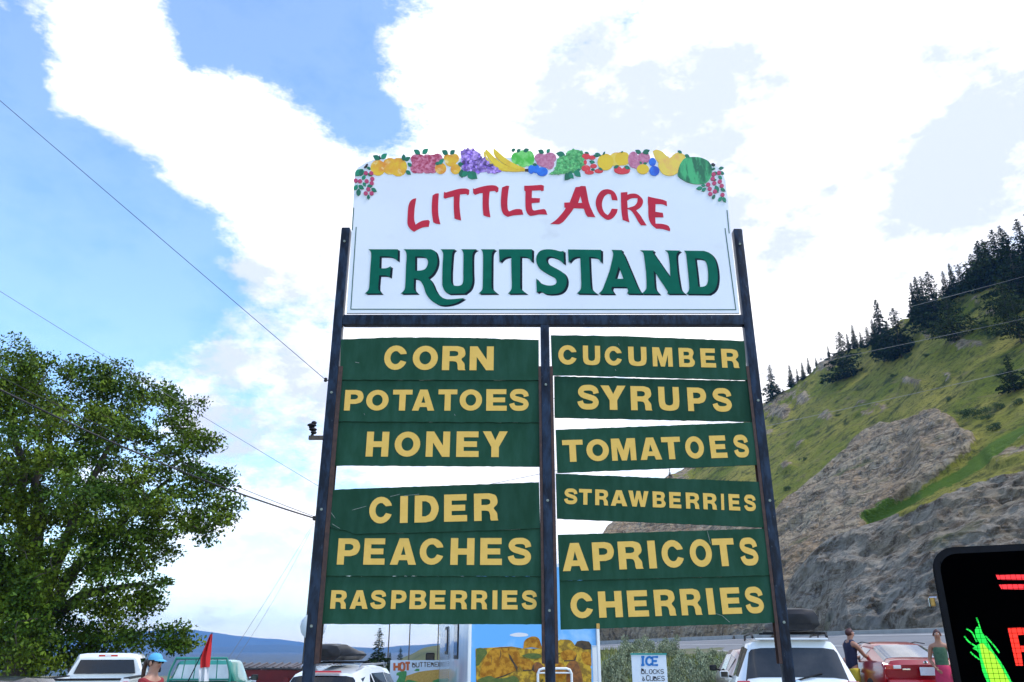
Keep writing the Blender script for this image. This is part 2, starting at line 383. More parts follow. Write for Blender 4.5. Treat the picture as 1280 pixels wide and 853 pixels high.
GL = {
 'C': (arcC(), []),
 'O': (ell(.5,.5,.5,.5,28), [ell(.5,.5,.235,.27,24)]),
 'E': ([(0,0),(1,0),(1,.23),(.33,.23),(.33,.39),(.92,.39),(.92,.61),(.33,.61),(.33,.77),(.98,.77),(.98,1),(0,1)], []),
 'H': ([(0,0),(.31,0),(.31,.38),(.69,.38),(.69,0),(1,0),(1,1),(.69,1),(.69,.61),(.31,.61),(.31,1),(0,1)], []),
 'N': ([(0,0),(.29,0),(.29,.56),(.69,0),(1,0),(1,1),(.71,1),(.71,.44),(.32,1),(0,1)], []),
 'M': ([(0,0),(.23,0),(.23,.62),(.4,0),(.6,0),(.77,.62),(.77,0),(1,0),(1,1),(.66,1),(.5,.45),(.34,1),(0,1)], []),
 'W': ([(.19,0),(.4,0),(.5,.52),(.6,0),(.81,0),(1,1),(.78,1),(.695,.40),(.59,1),(.41,1),(.305,.40),(.22,1),(0,1)], []),
 'Y': ([(.35,0),(.65,0),(.65,.39),(1,1),(.67,1),(.5,.65),(.33,1),(0,1),(.35,.39)], []),
 'T': ([(.34,0),(.66,0),(.66,.77),(1,.77),(1,1),(0,1),(0,.77),(.34,.77)], []),
 'A': ([(0,0),(.29,0),(.345,.17),(.655,.17),(.71,0),(1,0),(.67,1),(.33,1)], [[(.41,.37),(.59,.37),(.5,.70)]]),
 'I': ([(0,0),(1,0),(1,1),(0,1)], []),
 'L': ([(0,0),(1,0),(1,.23),(.33,.23),(.33,1),(0,1)], []),
 'P': ([(0,0),(.31,0),(.31,.32),(.60,.32),(.88,.41,1),(1,.66,1),(.88,.92,1),(.60,1),(0,1)], [[(.31,.54),(.54,.54),(.66,.585,1),(.70,.66,1),(.66,.74,1),(.54,.785),(.31,.785)]]),
 'R': ([(0,0),(.31,0),(.31,.37),(.46,.37),(.60,.34,1),(.66,.22,1),(.67,.07,1),(.70,0),(1,0),(.97,.08,1),(.95,.27,1),(.82,.45,1),(.95,.58,1),(.98,.72,1),(.90,.92,1),(.64,1),(0,1)], [[(.31,.575),(.54,.575),(.65,.61,1),(.68,.685,1),(.65,.76,1),(.54,.795),(.31,.795)]]),
 'D': ([(0,0),(.48,0),(.82,.1,1),(1,.5,1),(.82,.9,1),(.48,1),(0,1)], [[(.31,.22),(.46,.22),(.62,.31,1),(.69,.5,1),(.62,.69,1),(.46,.78),(.31,.78)]]),
 'B': ([(0,0),(.62,0),(.89,.06,1),(1,.28,1),(.86,.50,1),(.95,.74,1),(.86,.94,1),(.62,1),(0,1)], [[(.31,.2),(.56,.2),(.67,.24,1),(.69,.31,1),(.67,.38,1),(.56,.42),(.31,.42)],[(.31,.6),(.54,.6),(.64,.63,1),(.66,.70,1),(.64,.77,1),(.54,.8),(.31,.8)]]),
 'U': ([(0,1),(0,.40),(.05,.16,1),(.2,.04,1),(.5,0,1),(.8,.04,1),(.95,.16,1),(1,.40),(1,1),(.7,1),(.7,.40),(.66,.27,1),(.5,.215,1),(.34,.27,1),(.3,.40),(.3,1)], []),
 'S': (stroke([(.865,.655),(.82,.79),(.68,.875),(.5,.89),(.27,.86),(.155,.72),(.25,.59),(.5,.515),(.77,.43),(.85,.28),(.73,.145),(.5,.11),(.27,.135),(.155,.235),(.12,.335)], .128, asp=.9), []),
}
# single-line letters for small print: strokes in a unit box
SL = {
 'B': [[(0,0),(0,1),(.7,1),(.9,.8),(.7,.55),(0,.55)],[(.7,.55),(1,.3),(.8,0),(0,0)]],
 'L': [[(0,1),(0,0),(.9,0)]], 'O': [[(.5,1),(.1,.85),(0,.5),(.1,.15),(.5,0),(.9,.15),(1,.5),(.9,.85),(.5,1)]],
 'C': [[(1,.8),(.6,1),(.15,.85),(0,.5),(.15,.15),(.6,0),(1,.2)]], 'K': [[(0,0),(0,1)],[(1,1),(0,.45)],[(.3,.6),(1,0)]],
 'S': [[(1,.85),(.6,1),(.1,.9),(.1,.6),(.9,.42),(.95,.12),(.5,0),(0,.15)]], 'U': [[(0,1),(0,.2),(.3,0),(.7,0),(1,.2),(1,1)]],
 'E': [[(1,1),(0,1),(0,0),(1,0)],[(0,.5),(.8,.5)]], 'T': [[(0,1),(1,1)],[(.5,1),(.5,0)]],
 'R': [[(0,0),(0,1),(.8,1),(1,.78),(.8,.5),(0,.5)],[(.5,.5),(1,0)]], 'D': [[(0,0),(0,1),(.6,1),(1,.7),(1,.3),(.6,0),(0,0)]],
 '&': [[(1,0),(.2,.75),(.35,1),(.6,.95),(.6,.75),(.1,.4),(.1,.1),(.5,0),(.95,.45)]],
 'I': [[(.5,0),(.5,1)],[(.1,1),(.9,1)],[(.1,0),(.9,0)]], 'H': [[(0,0),(0,1)],[(1,0),(1,1)],[(0,.5),(1,.5)]],
}
# ------------------------------------------------------------------ the painted sign
YS = 4.60
def edge_mat():
    m = bpy.data.materials.new('board_edge_worn_shade'); m.use_nodes = True; t = m.node_tree; b = t.nodes['Principled BSDF']; b.inputs['Roughness'].default_value = .8
    n = t.nodes.new('ShaderNodeTexNoise'); n.inputs['Scale'].default_value = 9; n.inputs['Detail'].default_value = 6
    tc = t.nodes.new('ShaderNodeTexCoord'); t.links.new(tc.outputs['Object'], n.inputs['Vector'])
    r = t.nodes.new('ShaderNodeMapRange'); t.links.new(n.outputs['Fac'], r.inputs['Value']); r.inputs['From Min'].default_value = .58; r.inputs['From Max'].default_value = .66
    x = t.nodes.new('ShaderNodeMixRGB'); t.links.new(r.outputs['Result'], x.inputs['Fac']); x.inputs[1].default_value = (.006,.018,.013,1); x.inputs[2].default_value = (.42,.44,.40,1)  # dark tone paints in shade at the board joints; pale tone is worn edge
    t.links.new(x.outputs[0], b.inputs['Base Color']); M['bedge'] = m
edge_mat()
frame = thing('sign_frame', 'tall navy steel frame on three posts carrying the white LITTLE ACRE FRUITSTAND header board', 'sign', (.2, YS, 0))
def fpart(mb, name, mats, **k):
    o = mb.build(name, mats, **k); return wparent(o, frame, frame.location)
PW = .058
for x0, zt in ((-1.12, 4.182), (.178, 3.496), (1.452, 4.172)):
    w = .054 if x0 > 0 and x0 < 1 else PW
    b = MB(); b.box((x0+w/2, YS+w/2, zt/2-.15), (w, w, zt+.3)); fpart(b, 'post', 'steel', bevel=.006, smooth=40)
    b = MB(); b.box((x0+w/2, YS+w/2, zt+.002), (w-.008, w-.008, .004)); fpart(b, 'post_cap', 'trim')
b = MB(); b.box((.198, YS+.028, 3.530), (2.516, .054, .068)); fpart(b, 'crossbar', 'steel', bevel=.006, smooth=40)
b = MB(); b.box((.198, YS+.03, .62), (2.5, .05, .05)); fpart(b, 'lower_crossbar', 'steel', bevel=.006, smooth=40)
for xa, xb, za, zb in ((-1.0615,-1.036,1.53,3.22),(.162,.1775,1.53,3.22),(.2325,.25,1.53,3.22),(1.434,1.4515,1.53,3.22)):
    b = MB(); w = xb-xa
    b.box(((xa+xb)/2, YS+.004, (za+zb)/2), (w, .004, zb-za)); b.box(((xa+xb)/2, YS+.05, (za+zb)/2), (w, .004, zb-za))
    b.box((xa+.002 if xa in (-1.0615, .2325) else xb-.002, YS+.027, (za+zb)/2), (.004, .04, zb-za))
    fpart(b, 'channel_rail', 'rail')
for x, z in ((-1.091,3.05),(-1.091,1.72),(.205,3.1),(.205,1.8),(1.482,3.0),(1.482,1.74),(-1.091,4.08),(1.482,4.06),(.205,2.4),(1.482,2.4),(-1.091,2.35)):
    b = MB(); b.lathe([(.008,YS-.006),(.008,YS+.001)], 6, 'y', (x,0,z)); fpart(b, 'bolt', 'chip')

# header board, cut out along its top edge
YH = YS+.006
hf = lambda x, y, d: P(x, y, YH)+Vector((0, d, 0))
hd = [(433,391.6),(436.5,340),(441,262),(443.5,216),(447,210),(458,203),(470,199),(520,197),(580,198),(640,197),(700,198),(760,198),(820,200),(870,203),(892,206),(901,212),(907,226),(913,285),(919,340),(924.5,391.6)]
b = MB(); b.plate(hd, fn=hf, th=.014)
header = fpart(b, 'header_board', 'white')
def hpart(mb, name, mats, **k):
    o = mb.build(name, mats, **k); o.parent = header; return o
def cvt(pts, ox, oy, s): return [(ox+q[0]/s, oy+q[1]/s)+tuple(q[2:]) for q in pts]
def band(a, c, wpx):     # thin painted line in px
    a, c = Vector(a), Vector(c); t = (c-a).normalized(); n_ = Vector((-t.y, t.x))*wpx/2
    return [tuple(a-n_), tuple(c-n_), tuple(c+n_), tuple(a+n_)]
for L_ in ([(442.2,260),(440.4,288)],[(445.3,284),(438.6,386.6)],[(438.2,386.8),(920.4,387.4)],[(919.8,387),(906.3,285.5)],[(908.7,263),(911.5,292)]):
    b = MB(); b.plate(band(L_[0], L_[1], 1.15), fn=lambda x,y,d: hf(x,y,d)-Vector((0,.0012,0)), th=.001); hpart(b, 'pinstripe', 'stripe')
Q = 9.808
def off(pts, dx, dy): return [(q[0]+dx, q[1]+dy)+tuple(q[2:]) for q in pts]
FR = [
 (450,300,[(105,118),(465,118),(462,262),(425,230,S_),(375,210,S_),(325,204),(242,204),(238,352),(320,350,S_),(378,325),(366,460),(320,440,S_),(235,438),(224,580,S_),(232,620,S_),(264,659),(60,660),(100,620,S_),(114,570,S_),(124,400),(138,200,S_),(130,145,S_)],[]),
 (450,300,[(535,118),(870,118),(925,150,S_),(950,250,S_),(935,340,S_),(890,420,S_),(835,468),(880,520,S_),(925,620,S_),(975,685,S_),(1070,730,S_),(1279,716),(1180,775,S_),(1060,803,S_),(960,795,S_),(870,740,S_),(810,660,S_),(780,570,S_),(740,505,S_),(690,478),(662,475),(660,590,S_),(672,625,S_),(706,658),(500,660),(540,622,S_),(555,560,S_),(566,300),(572,190,S_),(560,142,S_)],
   [[(676,206),(780,210,S_),(826,245,S_),(832,300,S_),(800,358,S_),(740,378,S_),(676,381)]]),
 (560,300,[(-90,118),(88,118),(58,150,S_),(48,210,S_),(36,400),(38,515,S_),(62,556,S_),(120,567,S_),(170,550,S_),(187,500,S_),(187,400),(190,210,S_),(184,150,S_),(163,118),(352,118),(312,150,S_),(298,210,S_),(298,400),(300,510,S_),(272,600,S_),(205,660),(10,663),(-30,640,S_),(-62,580,S_),(-70,520,S_),(-66,300),(-58,190,S_),(-68,145,S_)],[]),
 (560,300,[(403,118),(578,118),(545,152,S_),(535,210,S_),(533,400),(533,570,S_),(545,610,S_),(602,659),(375,661),(415,620,S_),(426,560,S_),(430,300),(430,200,S_),(424,148,S_)],[]),
 (560,300,[(625,118),(1030,118),(1030,278),(1000,236,S_),(955,212,S_),(885,207),(885,560,S_),(892,605,S_),(960,659),(735,661),(772,618,S_),(782,560,S_),(778,400),(775,207),(725,212,S_),(680,230,S_),(632,278)],[]),
 (660,300,[(435,135),(441,300),(400,262,S_),(340,226,S_),(280,208,S_),(240,214,S_),(222,245,S_),(240,290,S_),(300,330,S_),(400,385,S_),(455,435,S_),(475,515,S_),(450,600,S_),(390,652,S_),(290,668,S_),(205,660,S_),(150,632,S_),(108,652),(100,475),(150,528,S_),(220,558,S_),(290,562,S_),(340,542,S_),(350,505,S_),(320,462,S_),(240,420,S_),(160,370,S_),(115,310,S_),(100,240,S_),(120,170,S_),(170,128,S_),(250,118,S_),(330,126,S_),(385,142,S_),(420,142,S_)],[]),
 (660,300,[(490,120),(895,125),(895,282),(865,238,S_),(820,218,S_),(748,212),(756,400),(766,560,S_),(780,610,S_),(845,663),(598,659),(638,618,S_),(652,560,S_),(648,400),(640,210),(590,212,S_),(545,230,S_),(498,282)],[]),
 (660,300,[(1025,125),(1152,128),(1148,150),(1177,195),(1277,430),(1345,590,S_),(1395,663),(1212,661),(1226,625,S_),(1210,580),(1030,578),(1022,610,S_),(1056,663),(865,663),(908,618,S_),(940,545,S_),(1000,380),(1040,210,S_),(1042,160,S_)],[[(1112,325),(1170,480),(1066,480)]]),
 (780,300,[(195,130),(365,133),(352,158),(568,470),(560,300),(547,200,S_),(533,155,S_),(500,130),(688,135),(652,165,S_),(640,220,S_),(655,400),(682,570,S_),(700,620,S_),(748,663),(528,663),(537,640),(500,580),(362,375),(374,560,S_),(388,615,S_),(432,665),(215,663),(262,618,S_),(276,565,S_),(270,400),(246,210,S_),(232,155,S_)],[]),
 (780,300,[(735,135),(980,138),(1055,168,S_),(1110,240,S_),(1140,350,S_),(1148,480,S_),(1130,580,S_),(1092,635,S_),(1040,668),(762,665),(792,625,S_),(799,570,S_),(785,400),(766,220,S_),(756,165,S_)],
   [[(868,230),(935,234,S_),(995,262,S_),(1025,350,S_),(1030,490,S_),(1010,555,S_),(960,578,S_),(908,576),(890,400)]]),
]
for ox, oy, pts, hs in FR:
    for j, (dx, dy) in enumerate(((26,17),(13,9))):
        b = MB(); b.plate(crv(cvt(off(pts,dx,dy),ox,oy,Q)), [crv(cvt(off(h,dx,dy),ox,oy,Q)) for h in hs], fn=lambda x,y,d: hf(x,y,d)-Vector((0,.0012+.0005*j,0)), th=.001)
        hpart(b, 'letter_shadow', 'lblack')
    b = MB(); b.plate(crv(cvt(pts,ox,oy,Q)), [crv(cvt(h,ox,oy,Q)) for h in hs], fn=lambda x,y,d: hf(x,y,d)-Vector((0,.003,0)), th=.0012)
    hpart(b, 'letter', 'lgreen')
Q2 = 11.527
LA = [
 (500,[(235,325),(190,335,S_),(145,375,S_),(120,450,S_),(110,580,S_),(110,700,S_),(150,770,S_),(205,808),(260,775,S_),(330,745,S_),(415,735),(430,660),(410,638),(340,645,S_),(280,668,S_),(225,705),(205,620,S_),(210,480,S_),(225,380,S_)],[]),
 (500,[(470,285),(515,258,S_),(560,255),(552,380,S_),(550,500,S_),(560,600,S_),(582,700),(520,690,S_),(480,670),(462,560,S_),(458,430,S_)],[]),
 (500,[(635,232),(660,243),(720,225,S_),(850,190,S_),(950,185,S_),(1000,205),(995,265),(975,280),(955,262),(865,270),(858,400,S_),(865,520,S_),(882,645),(830,632,S_),(785,615),(775,480,S_),(775,300),(720,310,S_),(650,330),(628,315)],[]),
 (600,[(-100,182),(-80,190),(0,165,S_),(120,140,S_),(220,142,S_),(268,175),(262,230),(235,242),(215,218),(140,225),(130,330,S_),(130,450,S_),(150,598),(100,590,S_),(50,570),(38,450,S_),(40,250),(0,252),(-70,275),(-98,250)],[]),
 (600,[(318,170),(380,145,S_),(420,148),(405,250,S_),(395,380,S_),(400,480,S_),(420,515),(500,485,S_),(560,480,S_),(605,490),(625,560),(560,565,S_),(480,572,S_),(400,592),(340,555,S_),(308,480,S_),(300,380,S_),(308,260,S_)],[]),
 (600,[(638,145),(740,142),(885,132),(922,145),(918,215),(890,222),(870,210),(750,215),(745,320),(865,325),(860,385),(745,395),(750,460,S_),(775,500,S_),(860,488,S_),(935,485,S_),(970,560),(860,558,S_),(780,572,S_),(720,575,S_),(675,530,S_),(655,440,S_),(655,225),(638,212)],[]),
 (680,[(455,165),(510,160),(540,148,S_),(600,152),(620,250,S_),(650,400,S_),(700,520,S_),(740,598),(630,592),(600,550,S_),(575,475),(430,468),(380,540,S_),(280,660,S_),(215,700),(92,695),(180,630,S_),(270,530,S_),(315,465),(292,455),(292,388),(370,385),(410,280,S_)],[[(525,290),(550,392),(492,392)]]),
 (680,[(1060,355),(980,350),(960,270),(920,262,S_),(870,300,S_),(838,380,S_),(840,460,S_),(870,530,S_),(918,568),(950,530,S_),(975,475),(1062,480),(1045,540,S_),(990,610,S_),(920,635,S_),(850,600,S_),(780,520,S_),(745,400,S_),(765,300,S_),(830,215,S_),(920,195,S_),(1000,225,S_),(1045,290,S_)],[]),
 (750,[(300,242),(395,235),(395,275),(450,258,S_),(530,265,S_),(600,320,S_),(620,380,S_),(590,450,S_),(520,500),(580,570,S_),(630,650,S_),(672,715),(590,715),(550,660,S_),(500,570,S_),(450,505,S_),(398,480),(405,580,S_),(425,672),(325,635),(308,500,S_),(302,350,S_)],[[(392,360),(440,330,S_),(490,322,S_),(540,325),(535,380,S_),(500,430,S_),(450,450,S_),(398,465)]]),
 (750,[(690,300),(780,320,S_),(900,345,S_),(960,370),(965,440),(900,412,S_),(800,408),(798,520),(905,535),(915,600),(795,600),(800,690),(900,695,S_),(980,720,S_),(1010,765),(1008,800),(900,768,S_),(810,762),(740,700,S_),(700,600,S_),(695,450,S_),(688,380)],[]),
]
for ox, pts, hs in LA:
    b = MB(); b.plate(crv(cvt(pts,ox,220,Q2)), [crv(cvt(h,ox,220,Q2)) for h in hs], fn=lambda x,y,d: hf(x,y,d)-Vector((0,.002,0)), th=.0015)
    hpart(b, 'letter', 'lred')
# painted fruit along the cut top edge: thin plywood pieces over the board's front
fcount = [0]
def fruit(name, m, shapes, ox=None, oy=180, th=.006, lift=None):
    b = MB()
    for k, s in enumerate(shapes):
        lf = .0015+.0003*k+(lift or 0)*.35+fcount[0]*2.3e-5
        if len(s) == 4 and not isinstance(s[0], tuple): out = ell(*s, n=14)
        else: out = crv([tuple(q) for q in s])
        out = [(ox+q[0]/10.667, oy+q[1]/10.667) for q in out]
        b.plate(out, fn=lambda x,y,d: hf(x,y,d)-Vector((0,lf,0)), th=.0004 if th < .003 else .006)
    fcount[0] += 1
    return hpart(b, name, m)
def leafs(ox, L, name='painted_leaf', m='f_leaf', lift=.006, w=.36):
    for x0, y0, x1, y1 in L:
        t = Vector((x1-x0, y1-y0)); n_ = Vector((-t.y, t.x))*w
        a = Vector((x0, y0)); c = Vector((x1, y1)); q = a+t*.28; q2 = a+t*.62
        fruit(name, m, [[(a.x,a.y),(q.x+n_.x*.72,q.y+n_.y*.72,1),(q2.x+n_.x*.74,q2.y+n_.y*.74,1),(c.x,c.y),(q2.x-n_.x*.74,q2.y-n_.y*.74,1),(q.x-n_.x*.72,q.y-n_.y*.72,1)]], ox, lift=lift)
A0 = 435
fruit('painted_orange','f_orange',[(400,322,100,106)],A0,lift=.002)
fruit('painted_orange','f_orange',[(560,300,105,112)],A0,lift=.001)
fruit('painted_orange','f_orange',[(672,312,118,125)],A0)
fruit('painted_berry','f_pink',[(905,205,70,65),(895,320,65,75),(960,270,110,128)],A0)
fruit('painted_berry','f_pink',[(1060,270,105,130),(1130,220,80,75)],A0,lift=.001)
fruit('painted_berry','f_pink',[(1195,195,68,65),(1130,350,55,45)],A0,lift=.002)
leafs(A0,[(430,210,330,160),(440,200,520,132),(740,230,745,138),(755,225,830,180),(850,305,795,255),(770,360,840,412),(965,140,875,82),(990,135,1070,68),(1160,268,1235,262),(1215,262,1278,205),(300,330,245,318)])
fruit('painted_stalk','f_dark',[[(425,205),(415,160),(428,160),(442,198)]],A0,lift=.008)
B0 = 540
fruit('painted_apricot','f_orange',[(205,190,50,50),(300,195,62,62),(250,225,80,80)],B0)
fruit('painted_apricot','f_orange',[(115,330,76,76)],B0,lift=.002)
fruit('painted_apricot','f_orange',[(315,340,68,68)],B0,lift=.002)
leafs(B0,[(215,140,130,92),(240,138,308,88),(45,262,110,265),(90,275,145,222),(345,265,425,290),(400,455,395,340),(470,370,400,440),(470,375,605,465),(480,400,540,470)], w=.42)
random.seed(3)
def grapes(poly, n, r, m, ox, nm, cols=None):
    b = MB(); k = 0
    xs = [q[0] for q in poly]; ys = [q[1] for q in poly]
    def inside(x, y):
        c = False
        for i in range(len(poly)):
            x1, y1 = poly[i]; x2, y2 = poly[i-1]
            if (y1 > y) != (y2 > y) and x < (x2-x1)*(y-y1)/(y2-y1)+x1: c = not c
        return c
    b.plate([(ox+x/10.667, 180+y/10.667) for x, y in poly], fn=lambda x,y,d: hf(x,y,d)-Vector((0,.0015,0)), th=.006)
    while k < n:
        x, y = random.uniform(min(xs), max(xs)), random.uniform(min(ys), max(ys))
        if not inside(x, y): continue
        rr = r*random.uniform(.7, 1.2); lf = .0022+.003*k/n
        b.plate([(ox+q[0]/10.667, 180+q[1]/10.667) for q in ell(x, y, rr, rr, 7)], fn=lambda x,y,d: hf(x,y,d)-Vector((0,lf,0)), th=.0004); k += 1
    return hpart(b, nm, m)
M['f_grape'] = mat('paint_grape_b', (.20,.09,.46), .5, 0, (.48,.30,.68), 30, isl=.75, lo=.4, hi=.6)
grapes([(378,100),(430,85),(480,72),(560,80),(640,130),(660,190),(720,190),(780,270),(850,320),(930,370),(830,400),(740,375),(560,390),(400,345),(395,230)], 150, 20, 'f_grape', B0, 'painted_grapes')
fruit('painted_banana','f_yellow',[[(690,100),(705,110),(740,200,1),(830,290,1),(960,345,1),(1060,360),(1000,372,1),(900,350,1),(780,270,1),(700,180,1)]],B0,lift=.003)
fruit('painted_banana','f_yellow',[[(720,75),(760,110,1),(840,190,1),(950,270,1),(1080,320,1),(1240,345),(1240,368),(1120,375,1),(1000,365,1),(860,310,1),(760,210,1),(710,120,1)]],B0,lift=.005)
fruit('painted_banana','f_yellow',[[(820,72),(850,85,1),(960,180,1),(1080,260,1),(1245,335),(1245,355),(1120,340,1),(960,270,1),(850,180,1),(822,120,1)]],B0,lift=.007)
fruit('painted_stalk','f_dark',[[(1240,340),(1285,340),(1285,372),(1240,370)]],B0,lift=.01)
fruit('painted_apple','f_lime',[(1125,195,68,80),(1215,200,90,115),(1300,200,65,105)],B0,lift=.001)
C0 = 650
leafs(C0,[(-45,110,10,75),(-115,100,-60,72),(45,105,120,75),(320,125,240,90),(355,122,400,72),(170,275,230,290)], w=.4)
fruit('painted_apple','f_mauve',[(265,190,72,62),(400,190,85,72),(300,235,85,70),(395,270,62,72),(330,230,80,90)],C0)
fruit('painted_blueberry','f_blue',[(150,345,42,58),(210,335,50,58)],C0,lift=.004)
fruit('painted_blueberry','f_blue',[(295,375,76,60)],C0,lift=.006)
leafs(C0,[(600,150,480,130)], w=.35)
grapes([(380,405),(470,350),(490,230),(520,180),(620,150),(640,95),(710,75),(790,85),(830,130),(845,250),(830,330),(760,385),(600,400)], 130, 20, 'f_green', C0, 'painted_grapes')
leafs(C0,[(690,370,595,490),(650,400,715,465),(720,360,810,440),(760,350,808,345)], w=.38)
for x, y, rx, ry in ((880,170,55,40),(960,185,48,28),(870,250,22,30),(980,300,45,28),(880,330,60,42),(1050,365,58,28),(925,385,62,26)):
    fruit('painted_strawberry','f_red',[(x,y,rx,ry)],C0,lift=.004)
leafs(C0,[(860,120,920,130),(925,235,1000,250),(940,265,990,235),(945,345,1000,350),(1045,325,1105,358),(1000,130,1085,165),(975,155,1050,175),(1105,155,1135,105)], w=.28)
D0 = 740
fruit('painted_orange','f_pear',[(330,210,105,95),(440,200,60,88)],D0)
M['f_or2'] = mat('paint_orange_b', (.86,.58,.02), .5, 0, (.82,.5,.02), 12)
fruit('painted_orange','f_or2',[(180,245,108,112)],D0,lift=.002)
fruit('painted_orange','f_or2',[(400,200,95,92)],D0,lift=.001)
fruit('painted_apple','f_mauve',[(550,215,72,110),(690,190,85,75),(600,250,90,85)],D0,lift=.002)
fruit('painted_strawberry','f_red',[(345,350,52,45),(455,355,52,45),(400,370,85,38)],D0,lift=.004)
leafs(D0,[(290,325,360,295),(430,305,510,340),(450,345,480,310),(655,130,575,88),(670,130,770,88),(700,130,755,135),(665,272,630,240),(680,270,735,262),(385,120,415,105)], w=.35)
fruit('painted_orange','f_or2',[(678,342,82,66)],D0,lift=.005)
fruit('painted_blueberry','f_blue',[(805,245,48,55)],D0,lift=.003)
fruit('painted_blueberry','f_blue',[(830,365,68,66)],D0,lift=.004)
fruit('painted_pear','f_pear',[[(810,100),(860,80,1),(930,105,1),(990,160,1),(1030,180),(960,220,1),(880,250),(840,190,1)]],D0)
fruit('painted_pear','f_pear',[[(1150,120,1),(1230,150,1),(1240,200,1),(1190,300,1),(1140,390,1),(1040,430,1),(940,400,1),(890,320,1),(890,250,1),(960,205,1),(1040,190,1),(1090,145,1)]],D0,lift=.003)
E0 = 820
fruit('painted_melon','f_melon',[[(400,190,1),(500,180,1),(600,190,1),(700,240,1),(745,330,1),(730,440,1),(670,520,1),(560,542,1),(430,520,1),(320,460,1),(288,410,1),(310,300,1),(350,230,1)]],E0,lift=.004)
leafs(E0,[(345,130,285,95),(380,150,450,185),(780,300,735,270),(790,330,740,345),(835,330,905,325),(850,375,910,410),(830,430,880,475),(740,420,820,380),(760,490,805,480),(660,560,600,555),(620,590,535,602),(610,635,670,590),(790,560,830,655),(860,600,925,635),(750,740,785,680),(830,770,880,710),(890,715,930,785)], w=.34)
leafs(A0,[(100,430,185,340),(160,430,200,340),(190,480,235,420),(265,400,325,430),(270,330,300,345),(200,520,240,570),(80,620,130,550),(140,560,215,605),(135,700,150,600),(255,570,330,565),(310,600,385,640),(272,745,275,680),(200,360,230,400)], w=.36)
for ox, L_ in ((E0,[(755,470),(850,508),(695,548),(775,530),(875,565),(715,605),(785,640),(722,672),(885,685),(765,410),(838,392)]),(A0,[(105,495),(162,503),(250,503),(325,472),(318,530),(272,610),(238,665),(316,665),(240,395),(312,398)])):
    for x, y in L_: fruit('painted_cherry','f_cherry',[(x,y,28,27)],ox,lift=.0055)
for ox, pp in ((A0,[(215,320),(250,275),(268,272),(262,300),(225,330)]),(E0,[(738,268),(760,262),(790,285),(780,302),(745,290)])):
    fruit('painted_stalk','f_dark',[pp],ox,lift=.009)

# ------------------------------------------------------------------ twelve name boards slotted in the frame
def c3(L): return [(370+x/3.879, 400+y/3.879) for x, y in L]
def c5(L): return [(670+x/3.879, 400+y/3.879) for x, y in L]
def c4(L): return [(370+x/3.2424, 590+y/3.2424) for x, y in L]
def c6(L): return [(670+x/3.2424, 590+y/3.2424) for x, y in L]
BD = [
 ('CORN', c3, [(218,95),(480,84),(800,86),(1177,97),(1178,290),(212,287)], (124,243,130,245,424,959), [(424,543),(563,690),(707,824),(841,959)], 'top board of the left column reading CORN'),
 ('POTATOES', c3, [(211,290),(1177,294),(1182,495),(195,490)], (341,440,336,441,232,1130), [(232,330),(337,452),(466,561),(562,670),(688,780),(792,903),(922,1022),(1034,1130)], 'second board of the left column reading POTATOES'),
 ('HONEY', c3, [(194,494),(1182,498),(1184,712),(175,706)], (543,663,541,666,337,1026), [(337,453),(475,605),(628,748),(776,887),(904,1026)], 'third board of the left column reading HONEY'),
 ('CIDER', c4, [(142,72),(985,42),(990,229),(800,237),(520,246),(300,250),(240,253),(205,238),(165,232),(132,218)], (103,211,86,197,295,821), [(295,396),(421,457),(480,582),(600,696),(722,821)], 'cracked and chipped fourth board of the left column reading CIDER'),
 ('PEACHES', c4, [(130,226),(990,234),(998,421),(118,419)], (270,376,268,378,165,955), [(165,262),(272,364),(380,486),(499,602),(625,724),(746,835),(858,955)], 'fifth board of the left column reading PEACHES'),
 ('RASPBERRIES', c4, [(118,421.5),(998,423.5),(1000,618),(103,617)], (480,555,481,558,138,977), [(138,208),(217,290),(300,367),(384,449),(459,531),(541,607),(625,695),(710,776),(796,816),(834,898),(914,977)], 'bottom board of the left column reading RASPBERRIES'),
 ('CUCUMBER', c5, [(72,75),(400,78),(1010,102),(1025,292),(600,280),(230,270),(78,268)], (122,217,143,234,105,987), [(105,200),(224,312),(329,420),(443,538),(560,664),(687,772),(792,874),(893,987)], 'top board of the right column reading CUCUMBER'),
 ('SYRUPS', c5, [(88,273),(400,282),(1030,296),(1050,494),(90,474)], (315,434,333,446,197,954), [(197,307),(315,438),(454,564),(588,698),(728,830),(848,954)], 'second board of the right column reading SYRUPS'),
 ('TOMATOES', c5, [(95,533),(1055,496),(1078,703),(103,742)], (584,690,557,666,131,1038), [(131,231),(243,357),(364,488),(508,612),(615,707),(720,820),(840,930),(954,1038)], 'third board of the right column tilting upward to the right and reading TOMATOES'),
 ('STRAWBERRIES', c6, [(80,7),(912,41),(926,226),(85,190)], (67,130,94,160,112,893), [(112,168),(174,226),(237,293),(303,370),(371,457),(469,526),(536,589),(603,663),(673,734),(745,763),(776,828),(838,893)], 'fourth board of the right column reading STRAWBERRIES in small letters'),
 ('APRICOTS', c6, [(88,255),(928,230),(950,417),(95,439)], (290,403,266,378,109,907), [(109,214),(228,321),(332,436),(453,491),(506,606),(620,719),(724,812),(822,907)], 'fifth board of the right column reading APRICOTS'),
 ('CHERRIES', c6, [(95,441.5),(950,419.5),(972,612),(100,640)], (489,595,465,572,139,929), [(139,236),(252,353),(369,459),(477,570),(583,675),(690,728),(746,836),(843,929)], 'bottom board of the right column reading CHERRIES'),
]
random.seed(11)
